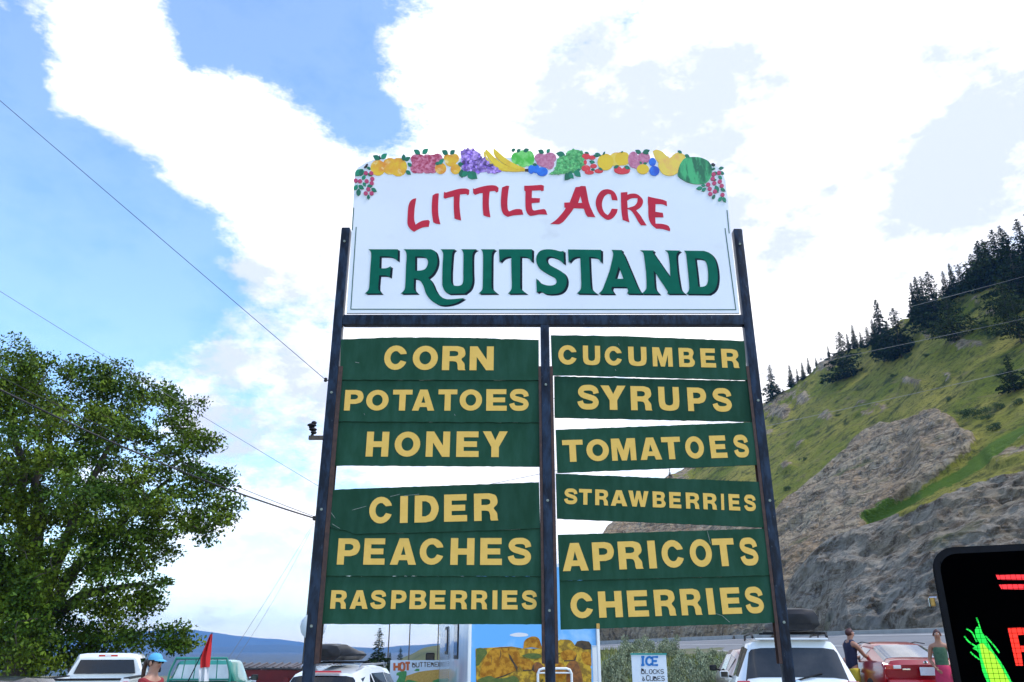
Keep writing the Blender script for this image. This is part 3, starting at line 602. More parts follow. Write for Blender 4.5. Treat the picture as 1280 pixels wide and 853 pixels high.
for bi, (word, cf, outl, (tl, bl, tr, br, xa, xb), boxes, lab) in enumerate(BD):
    YB = YS+.005+.009*{'POTATOES': 1, 'HONEY': 2, 'PEACHES': 1, 'RASPBERRIES': 2, 'SYRUPS': 1, 'CHERRIES': 1}.get(word, 0)
    pts = cf(outl); ym = sum(q[1] for q in pts)/len(pts)
    if word in ('CORN', 'POTATOES', 'PEACHES', 'APRICOTS'): pts = [(q[0], q[1]+(.8 if q[1] > ym else 0)) for q in pts]
    if word == 'PEACHES': pts = [(q[0], q[1]-(3.5 if q[1] < ym and q[0] > 600 else 1.0 if q[1] < ym else 0)) for q in pts]
    # slightly worn outline
    ws = []
    for i, q in enumerate(pts):
        q2 = pts[(i+1) % len(pts)]; a, c = Vector(q), Vector(q2); L_ = (c-a).length; ws.append(q)
        n_ = int(L_/5)
        for k in range(1, n_):
            t = a.lerp(c, k/n_); ws.append((t.x, t.y+random.gauss(0, .18) if abs(c.x-a.x) > abs(c.y-a.y) else t.y))
    ctr = P(sum(q[0] for q in pts)/len(pts), sum(q[1] for q in pts)/len(pts), YB)
    b = MB(); b.plate(ws, fn=lambda x,y,d: P(x,y,YB)+Vector((0,d,0)), th=.010)
    n3 = len(tessellate_polygon([[Vector((q[0],q[1],0)) for q in ws]]))
    for i in range(2*n3, len(b.f)): b.m[i] = 1
    o = b.build('name_board', ['green', 'bedge'], origin=ctr)
    tag(o, 'green wooden '+lab, 'name board', 'product name boards in the sign frame')
    for ch, (x0, x1) in zip(word, boxes):
        t0, t1 = (x0-xa)/(xb-xa), (x1-xa)/(xb-xa)
        (p0x, p0y), (p1x, p1y) = cf([(x0, bl+(br-bl)*t0), (x1, bl+(br-bl)*t1)])
        (_, q0y), (_, q1y) = cf([(x0, tl+(tr-tl)*t0), (x1, tl+(tr-tl)*t1)])
        dl = ((p0x+p1x)/2-630)/(2141+p0y)*(p0y-q0y)
        if ch in 'ATY': dl = 0
        if dl > 0: p0x += dl
        else: p1x += dl
        A_ = P(p0x, p0y, YB); B_ = P(p1x, p1y, YB)
        H_ = P((p0x+p1x)/2, (q0y+q1y)/2, YB).z-(A_.z+B_.z)/2
        ax = B_-A_; up = Vector((-ax.z, 0, ax.x)).normalized()*H_
        ro = R(random.gauss(0, .35)); 
        ou, hs = GL[ch]
        ou = crv(ou, 4) if ch in 'PRDBU' else ou; hs = [crv(h, 4) if ch in 'PRDBU' else h for h in hs]
        mb = MB(); mb.plate(ou, hs, fn=lambda x,y,d: A_+ax*x+up*y+Vector((0,d-.0016,0)), th=.0015)
        l = mb.build('letter', 'yellow'); l.parent = o; l.location = -ctr
    if word == 'CHERRIES':
        mb = MB(); c = P(747.5, 783, YB-.004); mb.box(c, (.018,.008,.028)); l = mb.build('clip', 'brass', bevel=.002); l.parent = o; l.location = -ctr
    if word in ('CIDER', 'CHERRIES', 'APRICOTS', 'CORN', 'POTATOES', 'CUCUMBER'):
        sc = {'CIDER': [((440,137),(458,133)),((488,123),(500,120)),((505,121),(524,118)),((415,650),(420,646))], 'CHERRIES': [((894,767),(903,770)),((903,770),(912,778))],
              'APRICOTS': [((884,664),(888,680))], 'CORN': [((444,453),(449,454))], 'POTATOES': [((455,517),(456,519)),((568,518),(569,520))], 'CUCUMBER': [((773,430),(774,432)),((769,462),(770,464))]}[word]
        if word == 'CIDER': sc = [((440,638),(458,633)),((488,621),(500,618)),((505,620),(524,618)),((413,640),(419,648)),((415,655),(425,661))]
        for a, c in sc:
            mb = MB(); mb.plate(band(a, c, .55), fn=lambda x,y,d: P(x,y,YB)+Vector((0,d-.0024,0)), th=.0006); l = mb.build('scratch', 'chip'); l.parent = o; l.location = -ctr
# ------------------------------------------------------------------ terrain, road, hill
def itp(T, x):
    if x <= T[0][0]: return T[0][1]
    for (a, u), (b, v) in zip(T, T[1:]):
        if x <= b: return u+(v-u)*(x-a)/(b-a)
    return T[-1][1]
def azpx(a): return 640+a*FPX*(cp-(-.385)*sp)      # tangent of azimuth -> px column near the horizon row
def sm(t): t = max(0, min(1, t)); return t*t*(3-2*t)
# road: near edge and far edge as (px, py, depth)
NE = [(700,812.6,190),(748,812.6,150),(781,812.8,115),(857,813.4,85),(908,816,65),(985,822,46),(1060,836,30),(1170,850,22),(1280,860,18.5),(1500,880,14),(1900,920,10)]
FE = [(700,806.5,250),(750,806,190),(841,802,130),(920,798.8,95),(985,796,75),(1060,793.4,58),(1170,791,45),(1280,789,38),(1500,785,29),(1900,780,20)]
def ed(T, x): return itp([(q[0], q[1]) for q in T], x), itp([(q[0], q[2]) for q in T], x)
def lowz(X, Y): return max(-.42, min(.35, .03*X)) - .02*max(0, min(10, Y-10))*0
def gz(X, Y):
    if Y < 1: return lowz(X, Y)
    px = azpx(X/Y)
    base = lowz(X, Y)
    if px < 690:     # towards the lake
        return base - 12*sm((Y-70)/90)
    py, Yn = ed(NE, px); zn = P(px, py, Yn).z
    fy, Yf = ed(FE, px); zf = P(px, fy, Yf).z
    y0 = min(20, Yn*.6)
    if Y <= Yn: z = base+(zn-.06-base)*sm((Y-y0)/(Yn-y0))
    elif Y <= Yf: z = zn-.06+(zf-zn)*(Y-Yn)/(Yf-Yn)
    else: z = zf-.06
    k = sm((px-690)/60)
    return (base-12*sm((Y-70)/90))*(1-k)+z*k
xs = [-9000,-3000,-1200,-600,-300,-160]+[-100+4*i for i in range(60)]+[160,300,700,2000,9000]
ys = [-60,-20,0]+[4+3*i for i in range(70)]+[260,330,450,700]
vs = [(x, y, gz(x, y) + .05*noise.noise(Vector((x*.15, y*.15, 0)))) for y in ys for x in xs]
nx = len(xs)
b = MB(); b.add(vs, [(j*nx+i, j*nx+i+1, (j+1)*nx+i+1, (j+1)*nx+i) for j in range(len(ys)-1) for i in range(nx-1)])
tag(b.build('ground', 'soil', smooth=80), kind='structure')
b = MB(); b.add([(-12000,-200,-11.5),(12000,-200,-11.5),(12000,12000,-11.5),(-12000,12000,-11.5)], [(0,1,2,3)])
tag(b.build('lake', 'water'), kind='structure')
# gravel parking lot
b = MB(); xs2 = [-26+1.5*i for i in range(36)]; ys2 = [-8+1.5*i for i in range(24)]; n2 = len(xs2)
b.add([(x, y, gz(x, y)+(.07 if y < 1 or azpx(x/y) < 690 or y < ed(NE, azpx(x/y))[1]-3 else -.3)) for y in ys2 for x in xs2], [(j*n2+i, j*n2+i+1, (j+1)*n2+i+1, (j+1)*n2+i) for j in range(len(ys2)-1) for i in range(n2-1)])
tag(b.build('parking_lot', 'gravel', smooth=80), kind='structure')
def GZ(X, Y): return gz(X, Y)+.07
# the road
cols = [700,725]+list(range(748, 1900, 24)); rings = []
for x in cols:
    ny, Yn = ed(NE, x); fy, Yf = ed(FE, x); a = P(x, ny, Yn); c = P(x, fy, Yf)
    rings.append([a.lerp(c, t/8) for t in range(9)])
b = MB(); b.rings(rings, closed=False, cap=False); road = tag(b.build('road', 'asph', smooth=80), kind='structure')
def roadline(t0, t1, name):
    b = MB(); b.rings([[a[0].lerp(a[-1], t)+Vector((0,0,.02)) for t in (t0, t1)] for a in rings], closed=False, cap=False)
    o = b.build(name, 'line'); o.parent = road
roadline(.06, .075, 'edge_line'); roadline(.9, .915, 'edge_line'); roadline(.47, .48, 'centre_line'); roadline(.50, .51, 'centre_line')
# low concrete kerb at the foot of the cliff
b = MB(); rr = []
for a in rings:
    d = (a[-1]-a[0]).normalized(); q = a[-1]+d*.2; s = max(.22, q.y*.004)
    rr.append([q+Vector((0,0,-.3)), q+Vector((0,0,s)), q+d*.3+Vector((0,0,s)), q+d*.3+Vector((0,0,-.3))])
b.rings(rr); M['conc'] = mat('kerb_concrete', (.34,.34,.33), .85, 0, (.26,.26,.25), .6)
tag(b.build('road_kerb', 'conc'), kind='structure')

# hill
RIDGE = [(700,806),(738,803),(745,770),(757,672),(766,655),(800,628),(835,600),(866,584),(900,552),(957,505),(985,488),(1015,465),(1046,444),(1083,431),(1137,398),(1151,384),(1178,371),(1219,343),(1260,331),(1280,322),(1340,290),(1420,250),(1600,180),(1900,60)]
YB_ = [(700,235),(745,200),(841,145),(920,112),(985,96),(1060,80),(1170,68),(1280,60),(1500,50),(1900,36)]
YR_ = [(700,250),(745,238),(800,262),(850,272),(957,270),(1050,245),(1150,205),(1280,170),(1600,125),(1900,90)]
def hillY(x, py):
    r = itp(RIDGE, x); t = max(0, min(1, (803-py)/max(1, 803-r)))
    a, c = itp(YB_, x), itp(YR_, x)
    return a+(c-a)*(t**1.5)
ROCKP = [(700,830),(700,640),(757,640),(830,615),(905,628),(950,655),(973,643),(1017,597),(1045,574),(1068,548),(1100,530),(1126,525),(1150,521),(1172,519),(1190,527),(1212,545),(1218,552),(1211,573),(1175,598),(1120,630),(1100,645),(1083,655),(1080,700),(1100,830)]
LUSH = [(1073,659),(1064,664),(1085,648),(1100,638),(1130,624),(1160,608),(1195,590),(1215,575),(1240,557),(1276,533),(1400,460),(1420,480),(1300,545),(1276,556),(1240,580),(1200,600),(1160,618),(1140,628),(1110,648),(1085,660)]
def inp(poly, x, y):
    c = False; n = len(poly)
    for i in range(n):
        x1, y1 = poly[i]; x2, y2 = poly[i-1]
        if (y1 > y) != (y2 > y) and x < (x2-x1)*(y-y1)/(y2-y1)+x1: c = not c
    return c
def fb(v, o=4):
    s = 0; a = 1; 
    for _ in range(o): s += a*noise.noise(v); v = v*2.1; a *= .5
    return s
def rid(v, o=4):
    s = 0; a = 1
    for _ in range(o): s += a*(1-abs(noise.noise(v))*2); v = v*2.07+Vector((3.1,1.7,2.3)); a *= .5
    return s
def sheet(name, xs, rows, fpos, fattr, matn, amp_f):
    n = len(xs); V_ = []; RK = []; LU = []
    PT = []
    for j in range(rows+1):
        for x in xs:
            t = j/rows; p, py = fpos(x, t); px_ = x+6*noise.noise(p*.07); pyy = py+6*noise.noise(p*.08+Vector((9,0,0)))
            r, l = fattr(px_, pyy, p); RK.append(r); LU.append(l); PT.append((p, t, x))
    import numpy as np
    A = np.array(RK).reshape(rows+1, n); Bq = np.array(LU).reshape(rows+1, n)
    for _ in range(8):
        for Q_ in (A, Bq):
            E = np.pad(Q_, 1, 'edge'); Q_[:] = (E[1:-1,1:-1]*2+E[:-2,1:-1]+E[2:,1:-1]+E[1:-1,:-2]+E[1:-1,2:])/6
    RK = A.ravel().tolist(); LU = Bq.ravel().tolist()
    for r, (p, t, x) in zip(RK, PT): V_.append(p+amp_f(p, r, t, x))
    me = bpy.data.meshes.new(name)
    fs = [(j*n+i, j*n+i+1, (j+1)*n+i+1, (j+1)*n+i) for j in range(rows) for i in range(n-1)]
    me.from_pydata([tuple(v) for v in V_], [], fs)
    for nm, dat in (('rock', RK), ('lush', LU)):
        at = me.attributes.new(nm, 'FLOAT', 'POINT'); at.data.foreach_set('value', dat)
    me.shade_smooth(); me.materials.append(M[matn])
    fr = [RK[f[0]] < .45 for f in fs]; me.polygons.foreach_set('use_smooth', fr); o = bpy.data.objects.new(name, me); COL.objects.link(o)
    return tag(o, kind='structure')
def terrain_mat():
    m = bpy.data.materials.new('hill_grass_and_rock'); m.use_nodes = True; t = m.node_tree; b = t.nodes['Principled BSDF']; b.inputs['Roughness'].default_value = .95
    sock(b, 'Specular IOR Level').default_value = .15
    N = t.nodes.new; L = t.links.new
    tc = N('ShaderNodeTexCoord')
    def noi(s, d=6, dist=0, sc=None, rough=.6):
        n = N('ShaderNodeTexNoise'); n.inputs['Scale'].default_value = s; n.inputs['Detail'].default_value = d; n.inputs['Distortion'].default_value = dist; n.inputs['Roughness'].default_value = rough
        v = tc.outputs['Object']
        if sc: mp = N('ShaderNodeMapping'); mp.inputs['Scale'].default_value = sc; mp.inputs['Rotation'].default_value = (.3,.5,.4); L(v, mp.inputs['Vector']); v = mp.outputs[0]
        L(v, n.inputs['Vector']); return n.outputs['Fac']
    def mr(f, a, c, d=0, e=1):
        r = N('ShaderNodeMapRange'); L(f, r.inputs['Value'])
        for k, q in zip(('From Min','From Max','To Min','To Max'), (a, c, d, e)): r.inputs[k].default_value = q
        return r.outputs['Result']
    def mix(f, a, c):
        x = N('ShaderNodeMixRGB'); L(f, x.inputs['Fac'])
        for i, q in ((1, a), (2, c)):
            if isinstance(q, tuple): x.inputs[i].default_value = (*q, 1)
            else: L(q, x.inputs[i])
        return x.outputs[0]
    def ma(op, a, c):
        n = N('ShaderNodeMath'); n.operation = op
        for i, q in enumerate((a, c)):
            if isinstance(q, (int, float)): n.inputs[i].default_value = q
            else: L(q, n.inputs[i])
        return n.outputs[0]
    ar = N('ShaderNodeAttribute'); ar.attribute_name = 'rock'; al = N('ShaderNodeAttribute'); al.attribute_name = 'lush'
    g = mix(mr(noi(.05,4), .38, .6), (.155,.18,.018), (.30,.26,.05))
    g = mix(mr(noi(.35,8,0,None,.7), .50, .62), g, (.05,.06,.014))
    g = mix(mr(noi(1.6,6,0,None,.75), .5, .66), g, (.055,.065,.012))
    g = mix(mr(noi(.22,5,.6,(1,1,3)), .58, .68), g, (.19,.16,.055))
    vo = N('ShaderNodeTexVoronoi'); vo.feature = 'DISTANCE_TO_EDGE'; vo.inputs['Scale'].default_value = .42
    wv = N('ShaderNodeVectorMath'); wv.operation = 'ADD'; L(tc.outputs['Object'], wv.inputs[0])
    nw = N('ShaderNodeTexNoise'); nw.inputs['Scale'].default_value = .8; nw.inputs['Detail'].default_value = 6; L(tc.outputs['Object'], nw.inputs['Vector'])
    ws = N('ShaderNodeVectorMath'); ws.operation = 'SCALE'; L(nw.outputs['Color'], ws.inputs[0]); ws.inputs['Scale'].default_value = 1.4; L(ws.outputs[0], wv.inputs[1])
    mv = N('ShaderNodeMapping'); mv.inputs['Scale'].default_value = (1,.6,.55); mv.inputs['Rotation'].default_value = (.5,.3,.5); L(wv.outputs[0], mv.inputs['Vector']); L(mv.outputs[0], vo.inputs['Vector'])
    crack = mr(vo.outputs['Distance'], 0, .10)
    r = mix(mr(noi(.09,6,.2), .36, .6), (.30,.205,.115), (.38,.305,.20))
    r = mix(mr(noi(.6,10,0,None,.78), .50, .60), r, (.10,.074,.05))
    r = mix(mr(noi(.55,9,.2,(.28,.28,2.6),.7), .52, .62), r, (.13,.095,.06))
    r = mix(mr(noi(.9,9,.2,(.28,.28,2.6),.7), .57, .66), r, (.42,.36,.28))
    r = mix(mr(noi(1.1,10,0,None,.82), .54, .62), r, (.42,.36,.29))
    r = mix(mr(noi(.12,6,.1), .58, .72), r, (.24,.20,.15))
    r = mix(mr(noi(.07,6,.1,(1,1,2)), .60, .70), r, (.11,.115,.045))
    r = mix(ma('MULTIPLY', ma('SUBTRACT', 1.0, crack), .4), r, (.05,.042,.035))
    rf = ma('ADD', ar.outputs['Fac'], ma('MULTIPLY', ma('SUBTRACT', noi(.35,8,0,None,.7), .5), 1.9))
    c = mix(mr(rf, .42, .58), g, r)
    c = mix(mr(ma('ADD', al.outputs['Fac'], ma('MULTIPLY', ma('SUBTRACT', noi(.5,8,0,None,.75), .5), 1.8)), .5, .68), c, (.085,.145,.014))
    L(c, b.inputs['Base Color'])
    bn = N('ShaderNodeBump'); bn.inputs['Strength'].default_value = .9; bn.inputs['Distance'].default_value = .9
    hh = ma('ADD', ma('ADD', noi(.45,10,0,None,.75), ma('MULTIPLY', noi(2.5,8,0,None,.75), .3)), ma('MULTIPLY', ma('MULTIPLY', crack, ar.outputs['Fac']), .25)); L(hh, bn.inputs['Height']); L(bn.outputs[0], b.inputs['Normal'])
    M['hill'] = m
terrain_mat()
def hp(x, t):
    r = itp(RIDGE, x); py = 812-(812-r)*t
    return P(x, py, hillY(x, py)), py
PATCH = [(975,515,16,8),(1000,500,14,7),(940,560,14,8),(1030,520,12,6),(1140,480,14,5),(1035,460,16,6),(1075,505,10,4),(985,585,9,6),(1205,430,26,7),(1155,420,10,5),(1180,470,10,4),(1240,395,12,4),(1000,555,10,6),(960,540,9,5),(1085,520,8,4),(1100,512,10,4)]
def hattr(x, y, p):
    r = 1.0 if inp(ROCKP, x, y) else 0.0
    if not r:
        n_ = fb(p*.045, 3)
        if n_ > .42: r = .55
        if itp(RIDGE, x) > y-9 and x < 1060 and noise.noise(p*.05) > -.1: r = .62
        for a, c, u, v in PATCH:
            if ((x-a)/u)**2+((y-c)/v)**2 < 1: r = .75
    return r, (1.0 if inp(LUSH, x, y) else 0.0)
def hamp(p, r, t, x):
    k = min(1, t*6)
    d = 2.0*rid(p*.06, 5)*r*k + .9*fb(p*.09, 4)+(.4*fb(p*.35, 3)+.15*fb(p*1.1, 2))*r
    return Vector((.35*d*math.copysign(1, -p.x), -d*.8, .35*d + (.6*fb(p*.3,3) if t > .93 else 0)))
hxs = [722,734,742]+[746+2.1*i for i in range(265)]+[1305+9*i for i in range(60)]
hill = sheet('hillside', hxs, 235, hp, hattr, 'hill', hamp)
# back of the hill so that the ridge has a far side
b = MB(); rr = []
for x in hxs[::6]:
    p = P(x, itp(RIDGE, x)+1.5, hillY(x, itp(RIDGE, x))+.5)
    rr.append([p, p+Vector((25,60,-10)), p+Vector((70,200,-p.z))])
b.rings(rr, closed=False, cap=False); tag(b.build('hill_back', 'soil', smooth=80), kind='structure')

# the nearer grey rock cutting
OTOP = [(905,797),(940,786),(960,772),(979,752),(990,722),(1013,694),(1037,675),(1068,663),(1102,652),(1149,629),(1211,604),(1280,580),(1340,555),(1500,500),(1900,380)]
def op(x, t):
    top = itp(OTOP, x); base = 812; py = base-(base-top)*t
    a = ed(FE, x)[1]+1.0; c = a+itp([(905,2),(979,10),(1100,20),(1280,24),(1900,14)], x)
    tt = t if t < .94 else .94+(t-.94)*1.0
    Y = a+(c-a)*(t**1.4)
    p = P(x, py, Y)
    return p, py
def oattr(x, y, p):
    top = itp(OTOP, x)
    g = 0 if (y < top+13 and x > 1120 and fb(p*.1, 3) > -.1) else 1
    return float(g), 0.0
def oamp(p, r, t, x):
    k = min(1, t*5)*min(1, (1.02-t)*12)
    d = (1.5*rid(p*.08+Vector((5,0,0)), 6)-1.0 + .9*rid(Vector((p.x*.25+p.z*.12, p.y*.1, p.z*.06)), 3)-.6)*k
    d += (.32*rid(p*.4, 3)-.2+.10*fb(p*1.3, 2))*k
    return Vector((-.3*d, -.85*d, .3*d))
def crag_mat():
    m = M['hill'].copy(); m.name = 'cutting_rock'; M['crag'] = m
    # cooler, greyer rock
    cols = [n for n in m.node_tree.nodes if n.type == 'MIX_RGB']
    for n in cols:
        c = tuple(round(q, 3) for q in n.inputs[1].default_value[:3])
        if c == (.3,.205,.115): n.inputs[1].default_value = (.28,.22,.14,1); n.inputs[2].default_value = (.28,.26,.22,1)
        if tuple(round(q, 3) for q in n.inputs[2].default_value[:3]) == (.24,.2,.15): n.inputs[2].default_value = (.14,.15,.16,1)
crag_mat()
oxs = [908+2.2*i for i in range(172)]+[1288+8*i for i in range(74)]
crag = sheet('rock_cutting', oxs, 120, op, oattr, 'crag', oamp)
b = MB(); rr = []
for x in oxs[::4]:
    p, _ = op(x, 1.0); p2 = hp(x, .15)[0]; q = Vector((p.x*1.25, p.y*1.25, p.z-1.0))
    Yh = hillY(x, itp(OTOP, x)-2)
    rr.append([p-Vector((0,0,.3)), P(x, itp(OTOP, x)+3, (p.y+Yh)/2), P(x, itp(OTOP, x)+4, Yh+3)])
b.rings(rr, closed=False, cap=False); o = b.build('rock_ledge', 'hill', smooth=80); tag(o, kind='structure')

# mountains beyond the lake
def mount(name, T, Y, dep, seed):
    b = MB(); rr = []
    for i in range(141):
        x = T[0][0]+(T[-1][0]-T[0][0])*i/140; top = P(x, itp(T, x)+2.0*noise.noise(Vector((x*.03, seed, 0)))+.8*noise.noise(Vector((x*.12, seed, 2))), Y)
        ring = []
        for k in range(9):
            s = k/8; n_ = noise.noise(Vector((x*.02, s*2, seed)))*.08
            ring.append(Vector((top.x*(1-dep/Y*(1-s)), Y-dep*(1-s), -12+(top.z+12)*min(1, max(0, s**.9+(n_ if 0 < k < 8 else 0))))))
        ring.append(top+Vector((0, dep*.8, -top.z-12)))
        rr.append(ring)
    b.rings(rr, closed=False, cap=False); tag(b.build(name, 'mount', smooth=80), kind='structure')
mount('far_mountain', [(-900,770),(-400,778),(-100,792),(60,797),(150,793),(215,786),(245,787),(290,794),(340,799),(400,806),(440,808.5),(480,809.5),(540,807),(600,806),(640,805),(760,800),(900,805)], 7200, 1500, 3.3)
mount('near_mountain', [(-900,790),(-400,800),(0,806),(250,809),(330,806),(400,808),(450,811),(520,806),(600,803),(700,806),(900,808)], 5200, 900, 8.1)
# grassy knoll behind the corn sign
b = MB(); rr = []
KN = [(460,836),(490,828),(512,819),(525,812),(540,807.5),(556,806),(600,805),(660,808),(720,812),(745,816)]
for i in range(60):
    x = 460+285*i/59; top = P(x, itp(KN, x)+.8*noise.noise(Vector((x*.08,0,0))), 150); ring = []
    for k in range(8):
        s = k/7; y = 105+45*s; zb = gz(top.x, y)-.5
        ring.append(Vector((top.x*(y/150), y, zb+(top.z-zb)*sm(s)+.5*noise.noise(Vector((x*.05, s*4, 1)))*(0 < k < 7))))
    ring.append(top+Vector((0,30,-8))); rr.append(ring)
b.rings(rr, closed=False, cap=False); tag(b.build('grassy_knoll', 'knoll', smooth=80), kind='structure')

# air: closed box of thin haze
b = MB(); b.box((0, 4450, 143), (19000, 9300, 314)); hz = b.build('haze', 'white'); hz.data.materials.clear()
hm = bpy.data.materials.new('haze_air'); hm.use_nodes = True; t = hm.node_tree; t.nodes.clear()
pv = t.nodes.new('ShaderNodeVolumePrincipled'); pv.inputs['Color'].default_value = (.20,.48,1,1); pv.inputs['Density'].default_value = 1.3e-4
pv.inputs['Anisotropy'].default_value = .1
mo = t.nodes.new('ShaderNodeOutputMaterial'); t.links.new(pv.outputs[0], mo.inputs['Volume']); hz.data.materials.append(hm); tag(hz, kind='stuff')
hz.display_type = 'WIRE'
# ------------------------------------------------------------------ foliage
import numpy as np
rng = np.random.default_rng(5)
def leafmesh(name, C, S, N_=None, matn='leaf', asp=.55, bend=.25, tri=False):
    """many small leaves: C centres (n,3), S sizes (n,)"""
    n = len(C); a = rng.normal(size=(n,3)); a /= np.linalg.norm(a,axis=1)[:,None]
    c = rng.normal(size=(n,3)); c -= a*(a*c).sum(1)[:,None]; c /= np.linalg.norm(c,axis=1)[:,None]
    if N_ is not None: a = a*.6+N_; a /= np.linalg.norm(a,axis=1)[:,None]; c -= a*(a*c).sum(1)[:,None]; c /= np.linalg.norm(c,axis=1)[:,None]
    d = np.cross(a, c); S = S[:,None]
    if tri:
        V = np.stack([C-c*S*asp*.5, C+c*S*asp*.5, C+a*S], 1).reshape(-1,3); k = 3
    else:
        V = np.stack([C-a*S*.5, C+c*S*asp*.5+d*S*bend*.3, C+a*S*.55, C-c*S*asp*.5+d*S*bend*.3], 1).reshape(-1,3); k = 4
    me = bpy.data.meshes.new(name); m = len(V)
    me.vertices.add(m); me.vertices.foreach_set('co', V.astype(np.float32).ravel())
    me.loops.add(m); me.loops.foreach_set('vertex_index', np.arange(m, dtype=np.int32))
    me.polygons.add(n); me.polygons.foreach_set('loop_start', np.arange(0, m, k, dtype=np.int32))
    me.update(calc_edges=True); me.materials.append(M[matn])
    return me
def link(name, me, par=None, loc=(0,0,0)):
    o = bpy.data.objects.new(name, me); COL.objects.link(o); o.parent = par; o.location = loc; return o

# the big broad-leaved tree on the left
TY = 26.0
tx = P(20, 812, TY).x
tree = thing('broadleaf_tree', 'big bushy green broadleaf tree filling the left edge behind the pickup trucks', 'tree', (tx, TY, -.4))
T0 = Vector((tx, TY, -.4))
CL = [  # crown clumps px, py, radius px, depth offset
 (-60,470,60,0),(10,455,48,.5),(60,470,45,-1),(110,478,40,.5),(150,480,38,1),(190,488,32,.4),(225,510,30,0),(245,548,24,0),(-40,560,70,-1),(30,530,60,-1.5),(95,540,58,-1.5),(150,545,50,-1),(200,560,45,-.5),(235,600,38,.3),
 (268,605,25,.4),(280,640,20,0),(250,655,28,0),(215,640,42,-.6),(160,620,48,-1.5),(100,620,50,-2),(40,640,45,-1),(-20,650,70,-1),(185,690,40,0),(140,700,50,-1),(80,705,55,-1.5),(15,720,50,-1),(-60,740,70,0),
 (195,735,26,.3),(160,765,34,0),(110,775,46,-.6),(60,780,42,0),(212,792,17,.5),(226,806,11,.6),(172,800,20,.6),(10,790,40,.5),(-50,820,60,0),(120,815,24,.8),(70,818,20,.5),(30,830,22,.5),(0,600,50,1.5),(60,600,60,2),(120,590,60,2.2),(90,680,60,2),(170,650,50,2),(40,500,50,2),(140,510,45,2.2),(0,790,60,2),
 (20,800,34,-2.5),(-20,770,40,-2),(30,760,36,-2.2),(60,815,24,-1.5),(0,700,50,-2.2),(-30,620,50,-2.4),(40,560,45,-2.6),(0,480,45,-1.5),(-160,520,90,0),(-170,660,110,0),(-120,780,80,0)]
def rnds(n): v = rng.normal(size=(n,3)); v /= np.linalg.norm(v,axis=1)[:,None]; return v
Cs = []; Ss = []
sub = []
for (x, y, r, dy) in CL:
    c = P(x, y, TY+dy); rw = r*TY/FPX/1.02
    k = int(16*(r/40)**1.4)+5
    for _ in range(k):
        v = rnds(1)[0]; q = np.array(c)+v*rw*(.3+.68*rng.random()**.5)*np.array([1,1.15,.85]); sub.append((q, .26+.30*rng.random(), c))
for q, s, c in sub:
    n = int(92*(s/.4)**1.6); v = rnds(n); Cs.append(q+v*s*(rng.random((n,1))**.45)*np.array([1.15,1.15,.72])-np.array([0,0,.05])); Ss.append(.065+.12*rng.random(n)**1.6)
Cs = np.concatenate(Cs)-np.array(T0); Ss = np.concatenate(Ss)
link('crown', leafmesh('crown', Cs, Ss), tree)
print('tree leaves', len(Ss))
b = MB()
random.seed(5)
def wob(a, c, n, amp):
    pts = []
    for i in range(n+1):
        t = i/n; q = a.lerp(c, t); w = math.sin(t*math.pi)*amp
        pts.append(q+Vector((random.uniform(-w,w), random.uniform(-w,w), random.uniform(-w,w)*.6)))
    return pts
base = Vector((0,0,-.2)); fork = Vector((.2,0,2.4))
b.tube([base, base+Vector((0,0,.5)), Vector((.1,.05,1.4)), fork], [.48,.36,.32,.30], 12); trunk = b.build('trunk', 'bark', tree, smooth=60)
b = MB(); limbs = []
for (x, y) in ((60,500),(150,540),(10,470),(-70,520),(210,600),(110,640),(180,730),(-60,700),(50,580),(-140,620)):
    e = P(x, y, TY+random.uniform(-1,1))-T0; m_ = fork.lerp(e, .45)+Vector((0,0,.5)); pts = wob(fork, m_, 3, .15)+wob(m_, e, 4, .25)[1:]
    b.tube(pts, [.2*(1-i/len(pts))+.03 for i in range(len(pts))], 7); limbs.append(pts)
nodes = [Vector(p) for l in limbs for p in l[1:]]
for q, s, c in sorted(sub, key=lambda w: (Vector(w[0])-T0-fork).length):
    e = Vector(q)-T0; best = min(nodes, key=lambda p: (p-e).length+.25*max(0, p.z-e.z)); d_ = (best-e).length
    b.tube(wob(best, e, 3, .10*d_), [.012+.012*d_,.010+.006*d_,.008,.004], 4, cap=False); nodes.append(e)
b.build('branches', 'bark', tree, smooth=60)

# conifers of the ridge: three grown shapes, copied
def conifer(seed, wide=.2, dense=1.0, m='needle', droop=.25, irregular=.3, bare=.06):
    r_ = np.random.default_rng(seed); C = []; S = []; N_ = []
    t = MB(); t.tube([(0,0,-.03),(0,0,.5),(0,0,.99)], [.016,.010,.002], 6)
    z = bare
    while z < .97:
        rad = wide*(1-z)**.8*(1+irregular*r_.normal()*.8); rad = max(.012, rad)*(min(1, (z-bare)/.08+.45))
        nb = int(5+4*dense*(1-z)); a0 = r_.random()*6.28
        for k in range(nb):
            a = a0+k*6.283/nb+r_.normal()*.25; l = rad*(.7+.5*r_.random()); d = np.array([math.cos(a), math.sin(a), 0])
            t.tube([(0,0,z), (d[0]*l*.9, d[1]*l*.9, z-droop*l*.8)], [.003,.001], 3, cap=False)
            n = int(16*dense*(.4+l/wide))
            u = r_.random(n)**.7; q = np.outer(u*l, d); q[:,2] = z-droop*u*l; side = np.array([-d[1], d[0], 0])
            q += np.outer(r_.normal(size=n)*.16*l*(1-u*.5), side)+r_.normal(size=(n,3))*.006
            C.append(q); S.append((.022+.020*r_.random(n))*(.6+.8*l/wide)); N_.append(np.tile(d*.8+np.array([0,0,-.35]), (n,1)))
        z += .030+.012*r_.random()
    C = np.concatenate(C); S = np.concatenate(S); N_ = np.concatenate(N_)
    return t, leafmesh('crown', C, S, N_, m, asp=.6, tri=True)
